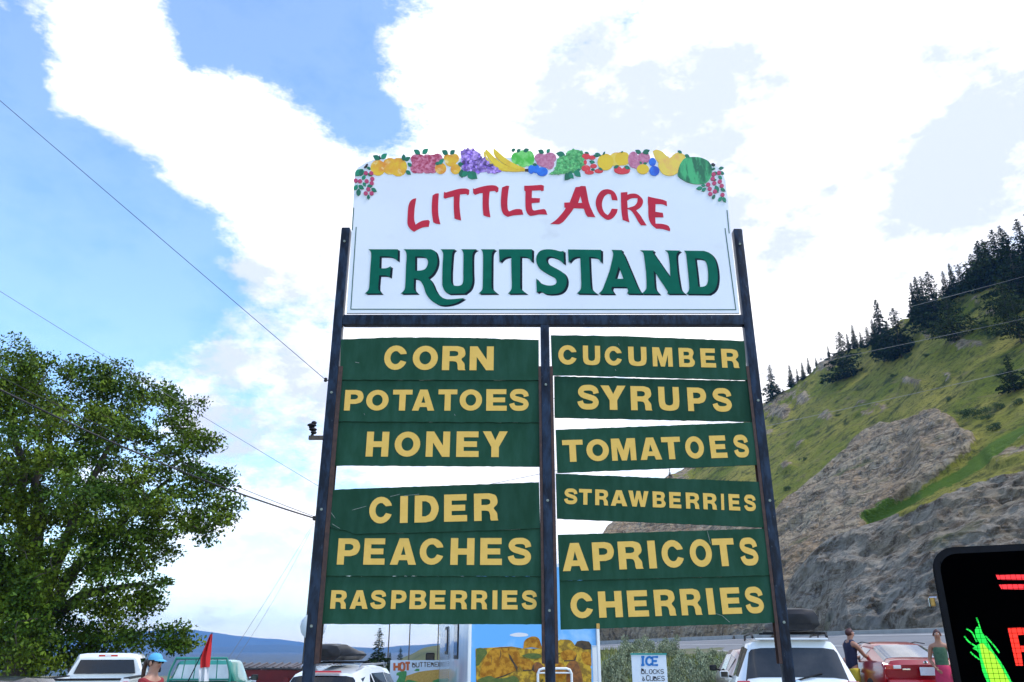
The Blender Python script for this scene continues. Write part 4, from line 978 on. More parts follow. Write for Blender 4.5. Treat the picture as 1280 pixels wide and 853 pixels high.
def tmesh(t, name, m):
    me = bpy.data.meshes.new(name); me.from_pydata([tuple(v) for v in t.v], [], t.f); me.materials.append(M[m]); return me
KINDS = []
for sd_, kw in ((1,dict(wide=.16)),(2,dict(wide=.21,irregular=.45)),(3,dict(wide=.30,irregular=.7,dense=1.3,droop=.1)),(4,dict(wide=.13,dense=.8,irregular=.5)),(5,dict(wide=.44,irregular=.9,dense=1.7,droop=-.15,m='needle2',bare=.15))):
    t, cm_ = conifer(sd_, **kw); KINDS.append((tmesh(t, 'trunk', 'bark'), cm_))
TR = [(838,601,18,1),(967.6,503,50,1),(990,484,31,0),(998,478,20,3),(1005,474,24,0),(1012,466,22,3),(1021,457,13,0),(1036.6,446,16,3),(1057.7,473,65,2),(1069.6,435,32,0),(1078,434,22,3),(1087,432,28,2),(1095,432,36,0),(1107,446,76,0),(1127,444,66,2),(1116,446,50,2),
 (1147,398,48,0),(1154.5,402,60,0),(1162,404,62,1),(1173,406,74,2),(1195,432,64,4),(1195,370,44,0),(1205.5,367,42,2),(1214,362,34,2),(1236,360,66,2),(1246,357,58,4),(1255,350,70,2),(1265,347,68,1),(1277,374,92,2),(1262,402,56,4),(1277,428,60,4),(1268,486,48,2),(1230,345,45,2),(1290,350,80,1),(1310,340,90,2),(1335,400,80,4),(1350,310,80,1),(1380,300,90,2),(1420,280,90,2),
 (1186,376,40,1),(1222,356,44,2),(1240,352,56,1),(1142,402,30,3),(1100,438,40,1),(1062,440,26,3)]
words = ['first','second','third','fourth','fifth','sixth','seventh','eighth','ninth','tenth','eleventh','twelfth','thirteenth','fourteenth','fifteenth','sixteenth','seventeenth','eighteenth','nineteenth','twentieth','twenty-first','twenty-second','twenty-third','twenty-fourth','twenty-fifth','twenty-sixth','twenty-seventh','twenty-eighth','twenty-ninth','thirtieth','thirty-first','thirty-second','thirty-third','thirty-fourth','thirty-fifth','thirty-sixth','thirty-seventh','thirty-eighth','thirty-ninth','fortieth','forty-first','forty-second','forty-third','forty-fourth','forty-fifth','forty-sixth','forty-seventh','forty-eighth']
rnd = random.Random(3)
sz = lambda h: 'small' if h < 30 else 'medium-sized' if h < 55 else 'tall'
kd = ['slender dark spruce','ragged dark conifer','broad dark fir','thin sparse spruce','round-crowned pine']
for i, (x, y, h, k) in enumerate(sorted(TR)):
    Y = hillY(x, y)-.5; p = P(x, y+1.5, Y); hh = (P(x, y-h, Y)-P(x, y, Y)).z
    o = thing('conifer_tree', f'{sz(h)} {kd[k]} on the hillside, {words[i]} hill conifer from the left', 'tree', p-Vector((0,0,.2)), rnd.random()*6.28, 'conifers on the hill')
    for nm, me in zip(('trunk','crown'), KINDS[k]):
        c = link(nm, me, o); c.scale = (hh*(1 if k != 2 else .95),)*3
# lone spruce and two small ones behind the white car
for x, y, h, Y, k, lab in ((472,836,52,60,1,'lone spruce standing behind the small white car'),(500,827,18,75,1,'smaller spruce beside the corn sign, right of the lone spruce'),(487,827,12,76,0,'smallest spruce between the lone spruce and a thin pole')):
    p = P(x, y, Y); p.z = gz(p.x, Y); hh = P(x, y-h, Y).z-p.z
    o = thing('spruce_tree', lab, 'tree', p, 1)
    for nm, me in zip(('trunk','crown'), KINDS[k]): c = link(nm, me, o); c.scale = (hh*1.15, hh*1.15, hh)
# hill bushes
def bush_mesh(seed, n, s, m, flat=.7, nm='foliage'):
    r_ = np.random.default_rng(seed); C = []
    for _ in range(9):
        c = r_.normal(size=3)*np.array([.42,.42,.2])+np.array([0,0,.42]); v = r_.normal(size=(n//9,3)); v /= np.linalg.norm(v,axis=1)[:,None]
        C.append(c+v*(r_.random((n//9,1))**.5)*np.array([.36,.36,.33*flat/.7]))
    C = np.concatenate(C); C[:,2] = np.abs(C[:,2])
    return leafmesh(nm, C, s*(.7+.7*r_.random(len(C))), None, m)
M['bushg'] = mat('hill_bush_leaves', (.035,.075,.012), .8, isl=.4)
BM_ = [bush_mesh(31,900,.11,'bushg'), bush_mesh(32,900,.11,'bushg')]
HB = [(1229,411,9),(1245,420,9),(1220,520,13),(1207,518,10),(1233,524,9),(1240,537,11),(1250,508,8),(1005,575,6),(984,612,6),(973,593,4),(1190,500,7),(1256,470,9),(1118,470,5),(1048,520,5),(1160,445,6),(1215,390,6),(1271,505,9),(965,628,7),(1062,446,6),(1075,438,5),(1090,436,6),(1120,448,8),(1135,446,7),(1150,402,8),(1168,405,7),(1180,408,9),(1192,372,7),(1206,368,8),(1222,358,8),(1232,362,9),(1252,360,10),(1268,380,10),(1275,390,9),(1020,462,4),(1043,452,4),(994,484,5),(972,502,5)]
for i, (x, y, r) in enumerate(sorted(HB)):
    Y = hillY(x, y)-.6; p = P(x, y+2, Y); s = r*Y/FPX*1.05
    o = link('hill_bush', BM_[i % 2], None, p); o.scale = (s*1.2, s*1.2, s); o.rotation_euler.z = i
    tag(o, f'low dark green bush on the grassy hill, {words[i]} hill bush from the left', 'bush', 'bushes on the hillside')
# sagebrush on the bank below the road
SG = [bush_mesh(41+i,2600,.085,'sage') for i in range(3)]
SB = [(752,838,11,24),(766,836,13,24),(780,826,12,34),(795,818,14,45),(808,812,9,70),(822,812,11,60),(838,815,10,50),(852,824,11,38),(845,842,12,26),(862,846,13,24),(872,832,13,32),(886,826,12,38),(898,820,10,46),(893,841,13,28),(760,850,13,20),(775,848,13,21),(826,832,12,32),(878,849,12,22),(905,834,13,30),(786,808,12,75),(797,806,9,80),(812,824,12,40),(840,805,9,90)]
for i, (x, y, r, Y) in enumerate(sorted(SB)):
    p = P(x, y, Y); p.z = gz(p.x, Y)-.05; top = P(x, y-r*1.0, Y).z
    s = r*Y/FPX*1.5; hgt = max(s*.7, top-p.z)
    o = link('sagebrush', SG[i % 3], None, p); o.scale = (s, s, hgt*1.05); o.rotation_euler.z = i*1.3
    tag(o, f'grey-green sagebrush on the roadside bank near the ICE sign, {words[i]} from the left', 'bush', 'sagebrush on the bank below the road')
# rough grass of the bank: stuff
n = 42000; X = []; 
u = rng.random(n); Yg = 18+rng.random(n)**1.2*75; pxg = 700+u*1000*rng.random(n)**.5
Cg = np.empty((n,3)); 
for i in range(n):
    X_ = (pxg[i]-640)/(FPX*(cp+.385*sp))*Yg[i]; 
    if pxg[i] > 940: X_ = (730+u[i]*200-640)/(FPX*(cp+.385*sp))*Yg[i]
    Cg[i] = (X_, Yg[i], gz(X_, Yg[i])+.03)
px_ok = np.array([Yg[i] < ed(NE, azpx(Cg[i,0]/Yg[i]))[1]-2 and Cg[i,0] < 10.5 for i in range(n)])
Cg = Cg[px_ok]; me = leafmesh('grass', Cg, (.16+.22*rng.random(len(Cg)))*(1+Cg[:,1]/60), np.tile(np.array([0,0,1.6]), (len(Cg),1)), 'grass', asp=.16, tri=True)
tag(link('grass', me), kind='stuff')

# ------------------------------------------------------------------ utility pole hidden behind the left post, its wires
UY = 25.0
pb = P(407, 560, UY); pole = thing('utility_pole', 'wooden utility pole hidden behind the left sign post, crossarm and black insulator poking out', 'utility pole', (pb.x, UY, -.3))
def pp(mb, name, m, **k): o = mb.build(name, m, **k); return wparent(o, pole, pole.location)
b = MB(); b.tube([(pb.x,UY,-.6),(pb.x,UY,5),(pb.x,UY,10.3)], [.15,.13,.105], 12); pp(b, 'shaft', 'wood', smooth=50)
arm = P(387.5, 549, UY); b = MB(); b.box(((arm.x+pb.x)/2, UY-.16, arm.z), (pb.x-arm.x, .1, .13)); pp(b, 'crossarm', 'wood', bevel=.01)
ia = P(391, 545, UY-.16); b = MB()
for k, (r, h) in enumerate(((.05,.0),(.10,.10),(.13,.2),(.08,.27),(.15,.34),(.09,.42))): b.lathe([(r*.6,-.04),(r,0),(r*.9,.03),(r*.5,.06)], 12, 'z', ia+Vector((-.03+.05*math.sin(k*1.4),0,h)))
b.tube([ia, ia+Vector((0,0,.45))], .03, 8); pp(b, 'insulator', 'trim', smooth=40)
q = P(391.5, 783, UY-.2); b = MB(); b.lathe([(.01,-.06),(.25,-.045),(.36,-.02),(.38,0),(.38,.04),(.36,.06),(.01,.06)], 28, 'y', q); pp(b, 'round_disc', 'disc', smooth=40)
for k, (x, y) in enumerate(((393,648),(405,612),(407,475))):
    q = P(x, y, UY-.12); b = MB(); b.lathe([(.03,-.07),(.06,-.04),(.045,0),(.06,.04),(.03,.07)], 10, 'z', q); b.tube([q, Vector((pb.x, UY, q.z))], .018, 6); pp(b, 'cable_bracket', 'trim', smooth=40)
def cable(a, c, r, lab, sag=.0, cat='cable', n=24, name='overhead_cable', grp=None):
    b = MB(); pts = [a.lerp(c, i/n)-Vector((0,0,sag*4*(i/n)*(1-i/n))) for i in range(n+1)]
    o = b.tube(pts, r, 6).build(name, 'cable' if r > .008 else 'cable_grey', smooth=60, origin=pts[0]); tag(o, lab, cat, grp); return o
YW = UY-.12
def thru(x0, y0, x1, y1, Y0, Y1, ext):      # extend the line beyond (x0,y0) by ext of its length
    return P(x0+(x0-x1)*ext, y0+(y0-y1)*ext, Y0)
cable(P(-204,-49,20), P(407,475,YW), .010, 'thin dark wire high across the left sky, highest of the wires left of the sign')
cable(P(-115,292,20), P(405,612,YW), .0075, 'thin faint wire passing behind the top of the big tree', .05)
cable(P(-120,425,17), P(393,648,YW), .026, 'thick black cable crossing in front of the big tree', .30)
cable(P(-120,408,17), P(393,646,YW), .009, 'thin wire running just above the thick black cable', .22)
g1 = P(281,822,UY-3); g2 = P(272,840,UY-4)
cable(P(393,652,YW), P(262,858,UY-2), .006, 'left of two thin stay wires falling from the utility pole', .10)
cable(P(393,654,YW), P(279,846,UY-2), .005, 'right of two thin stay wires falling from the utility pole', .28)
cable(P(407,570,YW), P(1420,308,34), .007, 'upper pale wire crossing in front of the hillside conifers', .1, grp=None)
cable(P(405,577,YW), P(1420,368,34), .007, 'middle wire crossing in front of the grassy hillside', .1)
cable(P(393,650,YW), P(1420,428,34), .008, 'lowest dark wire crossing in front of the grassy hillside', .15)
for x, y0, lab in ((485,783,'leftmost of three thin distant poles behind the corn sign'),(511,778,'middle of three thin distant poles behind the corn sign'),(547,772,'rightmost thin distant pole, just left of the motorhome')):
    Y = 85; p = P(x, 820, Y); zt = P(x, y0-26, Y).z; zg = gz(p.x, Y)
    o = thing('distant_pole', lab, 'utility pole', (p.x, Y, zg))
    b = MB(); b.tube([(0,0,-.5),(0,0,zt-zg)], [.065,.05], 8); b.build('shaft', 'wood', o, smooth=50)
    b = MB(); b.box((0,-.12,zt-zg-.6), (1.6,.07,.07)); b.build('crossarm', 'wood', o)
# ------------------------------------------------------------------ vehicles
IDX = 8
def ring(y, hb, hw, ht, zb, zs, zt, tum=.0):
    """half profile, bottom centre to top centre: zb sill, zs shoulder (belt), zt top; hb/hw/ht half widths"""
    h = [(0, zb), (hb*.9, zb), (hb, zb+.06), (hw, zb+(zs-zb)*.45), (hw*.985, zs-.05), (hw*.955, zs), (ht+.02, zt-.09), (ht-.03, zt-.03), (ht*.72, zt-.006), (0, zt)]
    return [Vector((x, y, z)) for x, z in h]+[Vector((-x, y, z)) for x, z in h[-2:0:-1]]
NR = 18
def loft_body(secs, root, m, name='body'):
    rr = [ring(*s) for s in secs]
    b = MB(); b.rings(rr, True, True); b.build(name, m, root, smooth=32, bevel=0)
    return rr
def panel(rr, i, j, ks, u=(.08,.92), w=(.1,.9), offs=.008, name='window', m='glass', root=None, th=.006, flip=1, smooth=40):
    """a skin lying on the loft between sections i and j along ring indices ks; u insets along the length, w across the ring"""
    pts = []; k0, k1 = ks[0], ks[-1]; nk = len(ks)
    for t in u:
        row = []
        for n, k in enumerate(ks):
            p = rr[i][k].lerp(rr[j][k], t); row.append(p)
        if nk > 1:
            a = row[0].lerp(row[1], min(1, w[0]*(nk-1)) if nk == 2 else w[0]); z = row[-2].lerp(row[-1], w[1] if nk == 2 else 1-(1-w[1]))
            row = [a]+row[1:-1]+[z]
        pts.append(row)
    n_ = (pts[1][len(pts[1])//2]-pts[0][len(pts[0])//2]).cross(pts[0][-1]-pts[0][0]).normalized()
    cen = sum((q for r_ in pts for q in r_), Vector())/(2*nk); bc = Vector((0, cen.y, .9))
    if n_.dot(cen-bc) < 0 and abs(n_.x) > .3 or (abs(n_.x) <= .3 and n_.z < 0 and abs(n_.z) > .15) : n_ = -n_
    if abs(n_.x) <= .3 and abs(n_.z) <= .15 and n_.y*cen.y < 0: n_ = -n_
    b = MB(); f0 = [q+n_*offs for q in pts[0]]; f1 = [q+n_*offs for q in pts[1]]
    b.rings([f0, f1, [q-n_*(th) for q in f1], [q-n_*(th) for q in f0], f0], False, False)
    return b.build(name, m, root, smooth=smooth)
def wheel(root, x, y, r, wd, side):
    b = MB(); xo = x+side*0
    b.lathe([(r*.62,-wd/2),(r*.9,-wd/2),(r,-wd*.32),(r,wd*.32),(r*.9,wd/2),(r*.62,wd/2)], 24, 'x', (x, y, r)); t = b.build('wheel', 'rubber', root, smooth=40)
    b = MB(); b.lathe([(r*.63,-.01),(r*.60,.012),(r*.52,-.01),(r*.5,-.03)], 20, 'x', (x+side*wd*.42, y, r))
    b.lathe([(r*.14,-.03),(r*.14,.015),(r*.08,.025)], 12, 'x', (x+side*wd*.40, y, r))
    for k in range(5):
        a = k*2*math.pi/5; c = Vector((x+side*wd*.40, y, r)); d = Vector((0, math.cos(a), math.sin(a)))
        b.tube([c+d*r*.1, c+d*r*.58], [.035*r/.33,.022*r/.33], 5)
    o = b.build('rim', 'alloy', t, smooth=40)
    b = MB(); b.lathe([(r*1.14,-.02),(r*1.14,.004)], 24, 'x', (x+side*(wd*.5+.004), y, r+.01)); 
def arch(root, x, y, r, side):
    b = MB(); b.lathe([(r*1.16,-.10),(r*1.16,.006),(r*1.05,.008)], 28, 'x', (x, y, r)) if side > 0 else b.lathe([(r*1.05,-.008),(r*1.16,-.006),(r*1.16,.10)], 28, 'x', (x, y, r))
    b.build('wheel_arch', 'trim', root, smooth=40)
def bx(root, name, m, c, d, bev=.01, rot=None):
    b = MB(); b.box(c, d, rot=rot); return b.build(name, m, root, bevel=bev)
def wheels(root, yr, yf, hw, r, wd=.21):
    for y in (yr, yf):
        for s in (-1, 1):
            arch(root, s*(hw-.02), y, r, s); wheel(root, s*(hw-wd*.42), y, r, wd, s)
def mirrors(root, y, z, hw, m, s=1):
    for sd_ in (-1, 1):
        b = MB(); b.box((sd_*(hw+.11), y, z), (.17, .11, .13)); o = b.build('mirror', m, root, bevel=.03)
        b = MB(); b.box((sd_*(hw+.11), y-.058, z), (.13, .006, .095)); b.build('mirror_glass', 'glass2', o)
        b = MB(); b.tube([(sd_*(hw-.04), y+.02, z-.05), (sd_*(hw+.07), y, z-.02)], .02, 6); b.build('mirror_arm', 'trim', root)

def place(px, py, Y, h, yaw):     # roof point (px,py) of a vehicle h high at depth Y -> location on the ground
    p = P(px, py, Y); return Vector((p.x, Y, p.z-h)), R(yaw)
def roofbox(label, car, loc, rz, L_=1.7, w=.8, h=.36, m='box', top=None):
    o = thing('roof_box', label, 'roof box', loc, rz)
    rr = []
    for t, k, dz in ((0,.55,.0),(.04,.86,.0),(.25,1,0),(.7,.98,0),(.9,.8,.0),(.98,.55,.0),(1,.35,0)):
        y = -L_/2+L_*t; hh = h*(.55+.45*math.sin(math.pi*min(1, t*1.35+.12))) if t > .5 else h*(.80+.2*(t/.5)); hh *= (.8 if t in (0,1) else 1); hw = w/2*k
        rr.append([Vector((x*hw, y, z)) for x, z in ((-.7,.02),(.7,.02),(1,.10),(1,.14),(.95,hh*.72),(.78,hh*.95),(.3,hh),(-.3,hh),(-.78,hh*.95),(-.95,hh*.72),(-1,.14),(-1,.10))])
    b = MB(); b.rings(rr); b.build('shell', m, o, smooth=38)
    b = MB(); b.rings([[Vector((q.x*1.015, q.y*1.005, z)) for q, z in ((r_[10],.105),(r_[10],.13),(r_[3],.13),(r_[3],.105))] for r_ in rr]); b.build('seam_strip', 'trim', o)
    b = MB(); b.box((0, -L_/2+.02, h*.55), (w*.32, .012, .03)); b.build('badge_strip', 'alloy', o)
    for y in (-.45, .45):
        b = MB(); b.box((0, y, -.015), (w*1.25, .05, .03)); b.build('mount_bar', 'trim', o)
    return o

# ---- white sport utility wagon on the right
loc, rz = place(973, 799, 16.2, 1.76, -12)
su = thing('suv', 'large white SUV parked right of the right sign post, rear window facing the camera', 'car', loc, rz)
S = [(-2.32,.86,.90,.70,.42,.70,.80),(-2.36,.90,.95,.84,.36,.98,1.06),(-2.30,.90,.96,.80,.34,1.06,1.12),(-2.02,.90,.965,.66,.32,1.09,1.72),(-1.2,.90,.965,.67,.30,1.08,1.76),(-.2,.90,.965,.665,.30,1.06,1.75),(.45,.90,.965,.64,.30,1.04,1.68),(1.15,.90,.965,.72,.30,1.01,1.08),(1.9,.88,.95,.66,.32,.93,.99),(2.25,.80,.86,.58,.36,.78,.84),(2.36,.7,.75,.5,.40,.62,.66)]
rr = loft_body(S, su, 'paint_white')
panel(rr, 2, 3, [6,7,8,9,10,11,12], (.06,.80), (.15,.85), .006, 'rear_window', 'glass2', su)
panel(rr, 6, 7, [6,7,8,9,10,11,12], (.08,.92), (.15,.85), .006, 'windshield', 'glass', su)
for ks in ([5,6],[13,12]):
    panel(rr, 3, 4, ks, (.10,.92), (.10,.90), .006, 'quarter_window', 'glass', su)
    panel(rr, 4, 5, ks, (.04,.96), (.10,.92), .006, 'side_window', 'glass', su)
    panel(rr, 5, 6, ks, (.04,.98), (.10,.92), .006, 'side_window', 'glass', su)
for s in (-1, 1):
    b = MB(); b.box((s*.84, -2.33, .98), (.22,.10,.24)); o = b.build('tail_light', ['tail'], su, bevel=.03)
    b = MB(); b.box((s*.80, -2.385, .93), (.12,.02,.06)); b.build('amber_lens', 'amber', o, bevel=.006)
    b = MB(); b.tube([(s*.60,-1.9,1.765),(s*.61,-1.75,1.83),(s*.61,.1,1.82),(s*.60,.3,1.74)], .022, 8); b.build('roof_rail', 'trim', su, smooth=60)
    b = MB(); b.box((s*.74, 2.27, .74), (.3,.12,.15)); b.build('headlight', 'tailw', su, bevel=.03)
    for y in (-.9, .2): bx(su, 'door_handle', 'paint_white', (s*.975, y, .98), (.03,.16,.035), .008)
bx(su, 'rear_bumper', 'paint_white', (0,-2.38,.52), (1.78,.16,.26), .06)
bx(su, 'tailgate_garnish', 'chrome', (0,-2.385,.93), (.62,.02,.045), .008)
bx(su, 'number_plate', 'plate', (0,-2.40,.80), (.30,.012,.15), .004)
b = MB(); b.lathe([(.055,-.012),(.075,-.006),(.055,.004)], 16, 'y', (0,-2.345,1.045)); b.build('emblem', 'chrome', su, smooth=40)
b = MB(); b.tube([(-.05,-2.335,1.10),(.34,-2.28,1.20),(.40,-2.27,1.21)], .014, 5); b.build('rear_wiper', 'trim', su)
b = MB(); b.box((0,-2.03,1.735), (1.16,.22,.035)); b.build('spoiler', 'paint_white', su, bevel=.012)
bx(su, 'badge', 'trim', (-.66,-2.40,1.0), (.09,.008,.022), .002)
b = MB(); b.tube([(.45,-1.95,1.74),(.45,-2.0,1.80)], .012, 5); b.build('antenna', 'trim', su)
mirrors(su, .62, 1.12, .93, 'paint_white'); wheels(su, -1.45, 1.45, .96, .37)
def on(root, v): return Matrix.Translation(root.location) @ Matrix.Rotation(root.rotation_euler.z, 4, 'Z') @ Vector(v)
roofbox('black roof box strapped on the large white SUV', su, on(su, (.16,-.85,1.86)), rz, 1.95, .86, .44)
# ---- dark red car in front of it, mostly hidden
loc, rz = place(944, 809, 20, 1.50, -8)
mr_ = thing('red_hatchback', 'dark maroon car mostly hidden behind the left side of the large white SUV', 'car', loc, rz)
S = [(-2.0,.80,.84,.62,.40,.72,.80),(-2.05,.83,.87,.74,.34,.92,.97),(-1.6,.84,.88,.60,.30,.98,1.36),(-1.0,.84,.88,.62,.28,.97,1.47),(.1,.84,.88,.62,.28,.95,1.46),(.95,.84,.88,.64,.28,.93,.99),(1.7,.80,.84,.58,.30,.84,.88),(2.05,.7,.74,.5,.36,.66,.70)]
rr = loft_body(S, mr_, 'paint_maroon')
panel(rr, 1, 2, [6,7,8,9,10,11,12], (.1,.85), (.15,.85), .006, 'rear_window', 'glass', mr_)
panel(rr, 4, 5, [6,7,8,9,10,11,12], (.08,.92), (.15,.85), .006, 'windshield', 'glass', mr_)
for ks in ([5,6],[13,12]):
    panel(rr, 2, 3, ks, (.2,.95), (.1,.88), .006, 'side_window', 'glass', mr_); panel(rr, 3, 4, ks, (.04,.96), (.1,.92), .006, 'side_window', 'glass', mr_)
for s in (-1, 1): bx(mr_, 'tail_light', 'tail', (s*.72,-2.03,.88), (.2,.08,.16), .03)
mirrors(mr_, .6, 1.04, .84, 'trim'); wheels(mr_, -1.25, 1.3, .88, .31)

# ---- bright red coupe
loc, rz = place(1106, 803.5, 20.3, 1.38, -5)
rc = thing('red_coupe', 'bright red two-door coupe parked between the man in navy and the woman in green', 'car', loc, rz)
S = [(-2.18,.78,.80,.55,.46,.62,.66),(-2.28,.86,.88,.72,.36,.86,.93),(-2.2,.88,.90,.72,.30,.97,1.03),(-1.66,.88,.905,.62,.28,1.0,1.06),(-.78,.88,.905,.55,.26,.985,1.345),(-.25,.88,.905,.56,.26,.97,1.40),(.35,.88,.905,.54,.26,.95,1.35),(1.05,.88,.905,.62,.26,.92,.98),(1.75,.84,.87,.60,.28,.84,.89),(2.15,.74,.76,.5,.32,.68,.72),(2.28,.62,.64,.42,.36,.52,.56)]
rr = loft_body(S, rc, 'paint_red')
M['glass3'] = mat('coupe_glass', (.05,.06,.075), .05, 0, (.20,.22,.24), 1.6, spec=1, coat=.6)
panel(rr, 3, 4, [6,7,8,9,10,11,12], (.02,.93), (.1,.9), .006, 'rear_window', 'glass3', rc)
panel(rr, 6, 7, [6,7,8,9,10,11,12], (.05,.95), (.1,.9), .006, 'windshield', 'glass', rc)
for ks in ([5,6],[13,12]):
    panel(rr, 4, 5, ks, (.05,.97), (.08,.90), .006, 'quarter_window', 'glass3', rc); panel(rr, 5, 6, ks, (.05,.99), (.08,.90), .006, 'side_window', 'glass3', rc)
for s in (-1, 1):
    b = MB(); b.box((s*.68,-2.235,.875), (.34,.09,.12)); o = b.build('tail_light', 'tail', rc, bevel=.03)
    b = MB(); b.box((s*.60,-2.285,.885), (.16,.02,.07)); b.build('clear_lens', 'tailw', o, bevel=.01)
    b = MB(); b.box((s*.66, 2.15, .66), (.34,.14,.13)); b.build('headlight', 'tailw', rc, bevel=.04)
    bx(rc, 'door_handle', 'paint_red', (s*.915, -.35, .86), (.03,.17,.035), .008)
    b = MB(); b.tube([(s*.60,-.80,1.352),(s*.605,-.25,1.392),(s*.585,.35,1.342),(s*.66,1.05,.99)], .012, 5); b.build('window_seal', 'trim', rc)
bx(rc, 'rear_bumper', 'paint_red', (0,-2.27,.50), (1.66,.16,.28), .06)
bx(rc, 'number_plate', 'plate', (0,-2.30,.80), (.31,.02,.16), .004)
b = MB(); b.lathe([(.03,-.01),(.045,-.004),(.03,.004)], 14, 'y', (0,-2.262,.965)); b.build('emblem', 'chrome', rc, smooth=40)
bx(rc, 'badge', 'chrome', (-.42,-2.29,.84), (.16,.01,.03), .003)
mirrors(rc, .55, 1.02, .88, 'paint_red'); wheels(rc, -1.38, 1.38, .905, .33)

# ---- pickups
def pickup(name, lab, loc, rz, m, hw, zr, zt, zb=.55, roll=None, L_=5.4, roofw=.70):
    o = thing(name, lab, 'pickup truck', loc, rz); yb = -L_/2; yc = -.35
    S = [(yc-.02,hw*.9,hw*.96,roofw,zb,zt+.02,zr-.10),(yc+.10,hw*.9,hw*.97,roofw+.03,zb,zt+.02,zr),(yc+1.1,hw*.9,hw*.97,roofw+.02,zb,zt,zr),(yc+1.75,hw*.9,hw*.97,hw*.8,zb,zt-.02,zt+.08),(L_/2-.2,hw*.88,hw*.95,hw*.72,zb,zt-.12,zt-.04),(L_/2,hw*.8,hw*.88,hw*.62,zb+.05,zt-.3,zt-.22)]
    rr = loft_body(S, o, m, 'cab')
    b = MB()     # bed: floor, two sides with a thickness
    b.box((0,(yb+yc)/2,zb+.22), (hw*1.9, yc-yb-.06, .08))
    for s in (-1, 1):
        pr = [(hw*.80,zb+.2),(hw*.92,zb+.02),(hw,zb+.3),(hw*.99,zt-.04),(hw*.955,zt),(hw*.84,zt),(hw*.82,zt-.05)]
        b.rings([[Vector((s*x, y, z)) for x, z in pr] for y in (yb+.08, yc-.04)])
    b.build('bed', m, o, smooth=35)
    b = MB(); b.box((0, yb+.05, (zb+.22+zt)/2), (hw*1.62, .07, zt-zb-.24)); tg = b.build('tailgate', m, o, bevel=.015)
    b = MB(); b.box((0, yb+.05, zt-.01), (hw*1.60, .10, .05)); b.build('tailgate_cap', 'trim', o, bevel=.015)
    b = MB(); b.box((0, yb+.012, zt-.13), (.26, .02, .10)); b.build('tailgate_handle', 'trim', o, bevel=.01)
    for s in (-1, 1):
        bx(o, 'tail_light', 'tail', (s*hw*.905, yb+.07, zt-.28), (hw*.13,.05,.44), .015)
        b = MB(); b.box((s*hw*.905, (yb+yc)/2+.05, zt+.012), (hw*.15, yc-yb-.2, .03)); b.build('bed_rail_cap', 'trim', o, bevel=.01)
        bx(o, 'headlight', 'tailw', (s*hw*.7, L_/2-.04, zt-.34), (.3,.12,.18), .03)
    bx(o, 'rear_bumper', 'chrome', (0, yb-.05, zb+.02), (hw*1.9,.14,.2), .03)
    bx(o, 'number_plate', 'plate', (0, yb-.125, zb+.04), (.31,.012,.15), .004)
    wheels(o, yb+1.2, L_/2-.95, hw, .38, .24)
    return o, rr, yc
loc, rz = place(139, 817.5, 22.8, 1.84, 15)
wp, rr, yc = pickup('white_pickup', 'white pickup truck with black tailgate cap parked under the big tree', loc, rz, 'paint_white', .98, 1.86, 1.30)
panel(rr, 0, 0, [6,7,8,9,10,11,12], (0,0), (0,1), 0, 'x', 'glass', None) if False else None
def rearglass(o, yc, hw0, hw1, z0, z1, parts=1, fm='trim', thk=.03, gm='glass'):
    b = MB(); b.hexa([(-hw0,yc-.005,z0),(hw0,yc-.005,z0),(hw0,yc+.05,z0),(-hw0,yc+.05,z0),(-hw1,yc+.075,z1),(hw1,yc+.075,z1),(hw1,yc+.15,z1),(-hw1,yc+.15,z1)])
    return b.build('rear_window', gm, o, bevel=.02)
rearglass(wp, yc-.11, .74, .64, 1.36, 1.70)
b = MB(); b.box((0,yc+.01,1.795), (.46,.03,.05)); k = b.build('high_brake_light', 'tail', wp, bevel=.008)
b = MB(); b.box((0,yc-.008,1.795), (.14,.01,.035)); b.build('cargo_lamp', 'tailw', k)
mirrors(wp, .95, 1.42, .98, 'trim')
for s in (-1,1): panel(rr, 1, 2, [5,6] if s > 0 else [13,12], (.05,.95), (.08,.9), .006, 'side_window', 'glass', wp)
panel(rr, 2, 3, [6,7,8,9,10,11,12], (.06,.94), (.1,.9), .006, 'windshield', 'glass', wp)
loc, rz = place(261, 824, 21.0, 1.64, 4)
gp, rr, yc = pickup('teal_pickup', 'old teal-green pickup truck with window rack, red and white flag standing in its bed', loc, rz, 'paint_teal', .84, 1.62, 1.12, zb=.45, L_=4.9, roofw=.60)
rearglass(gp, yc-.11, .64, .57, 1.17, 1.50, gm='glass2')
M['glasslt'] = mat('window_brightness_pale', (.38,.46,.50), .15, 0, (.55,.62,.66), 2)  # pale colour painted in for the brightness seen through the cab window
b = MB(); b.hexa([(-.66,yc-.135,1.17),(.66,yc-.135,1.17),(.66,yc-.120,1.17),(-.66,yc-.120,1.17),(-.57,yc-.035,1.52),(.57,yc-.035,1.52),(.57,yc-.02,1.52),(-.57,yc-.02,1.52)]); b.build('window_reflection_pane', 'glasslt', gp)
b = MB(); yk = yc-.26
for x in (-.72,.72): b.tube([(x,yk,1.10),(x*.97,yk,1.36),(x*.82,yk,1.66)], .03, 8)
b.tube([(-.60,yk,1.66),(.60,yk,1.66)], .032, 8); b.tube([(-.72,yk,1.20),(.72,yk,1.20)], .02, 8); b.build('headache_rack', 'paint_teal', gp, smooth=50)
for x in (-.40,-.13,.13,.40):
    b = MB(); b.tube([(x,yk,1.22),(x*.93,yk,1.66)], .014, 6); b.build('rack_bar', 'paint_teal', gp)
b = MB(); b.box((0,-2.40,1.125), (1.36,.12,.04)); b.build('tailgate_top', 'paint_teal', gp, bevel=.01)
mirrors(gp, .9, 1.2, .84, 'trim')
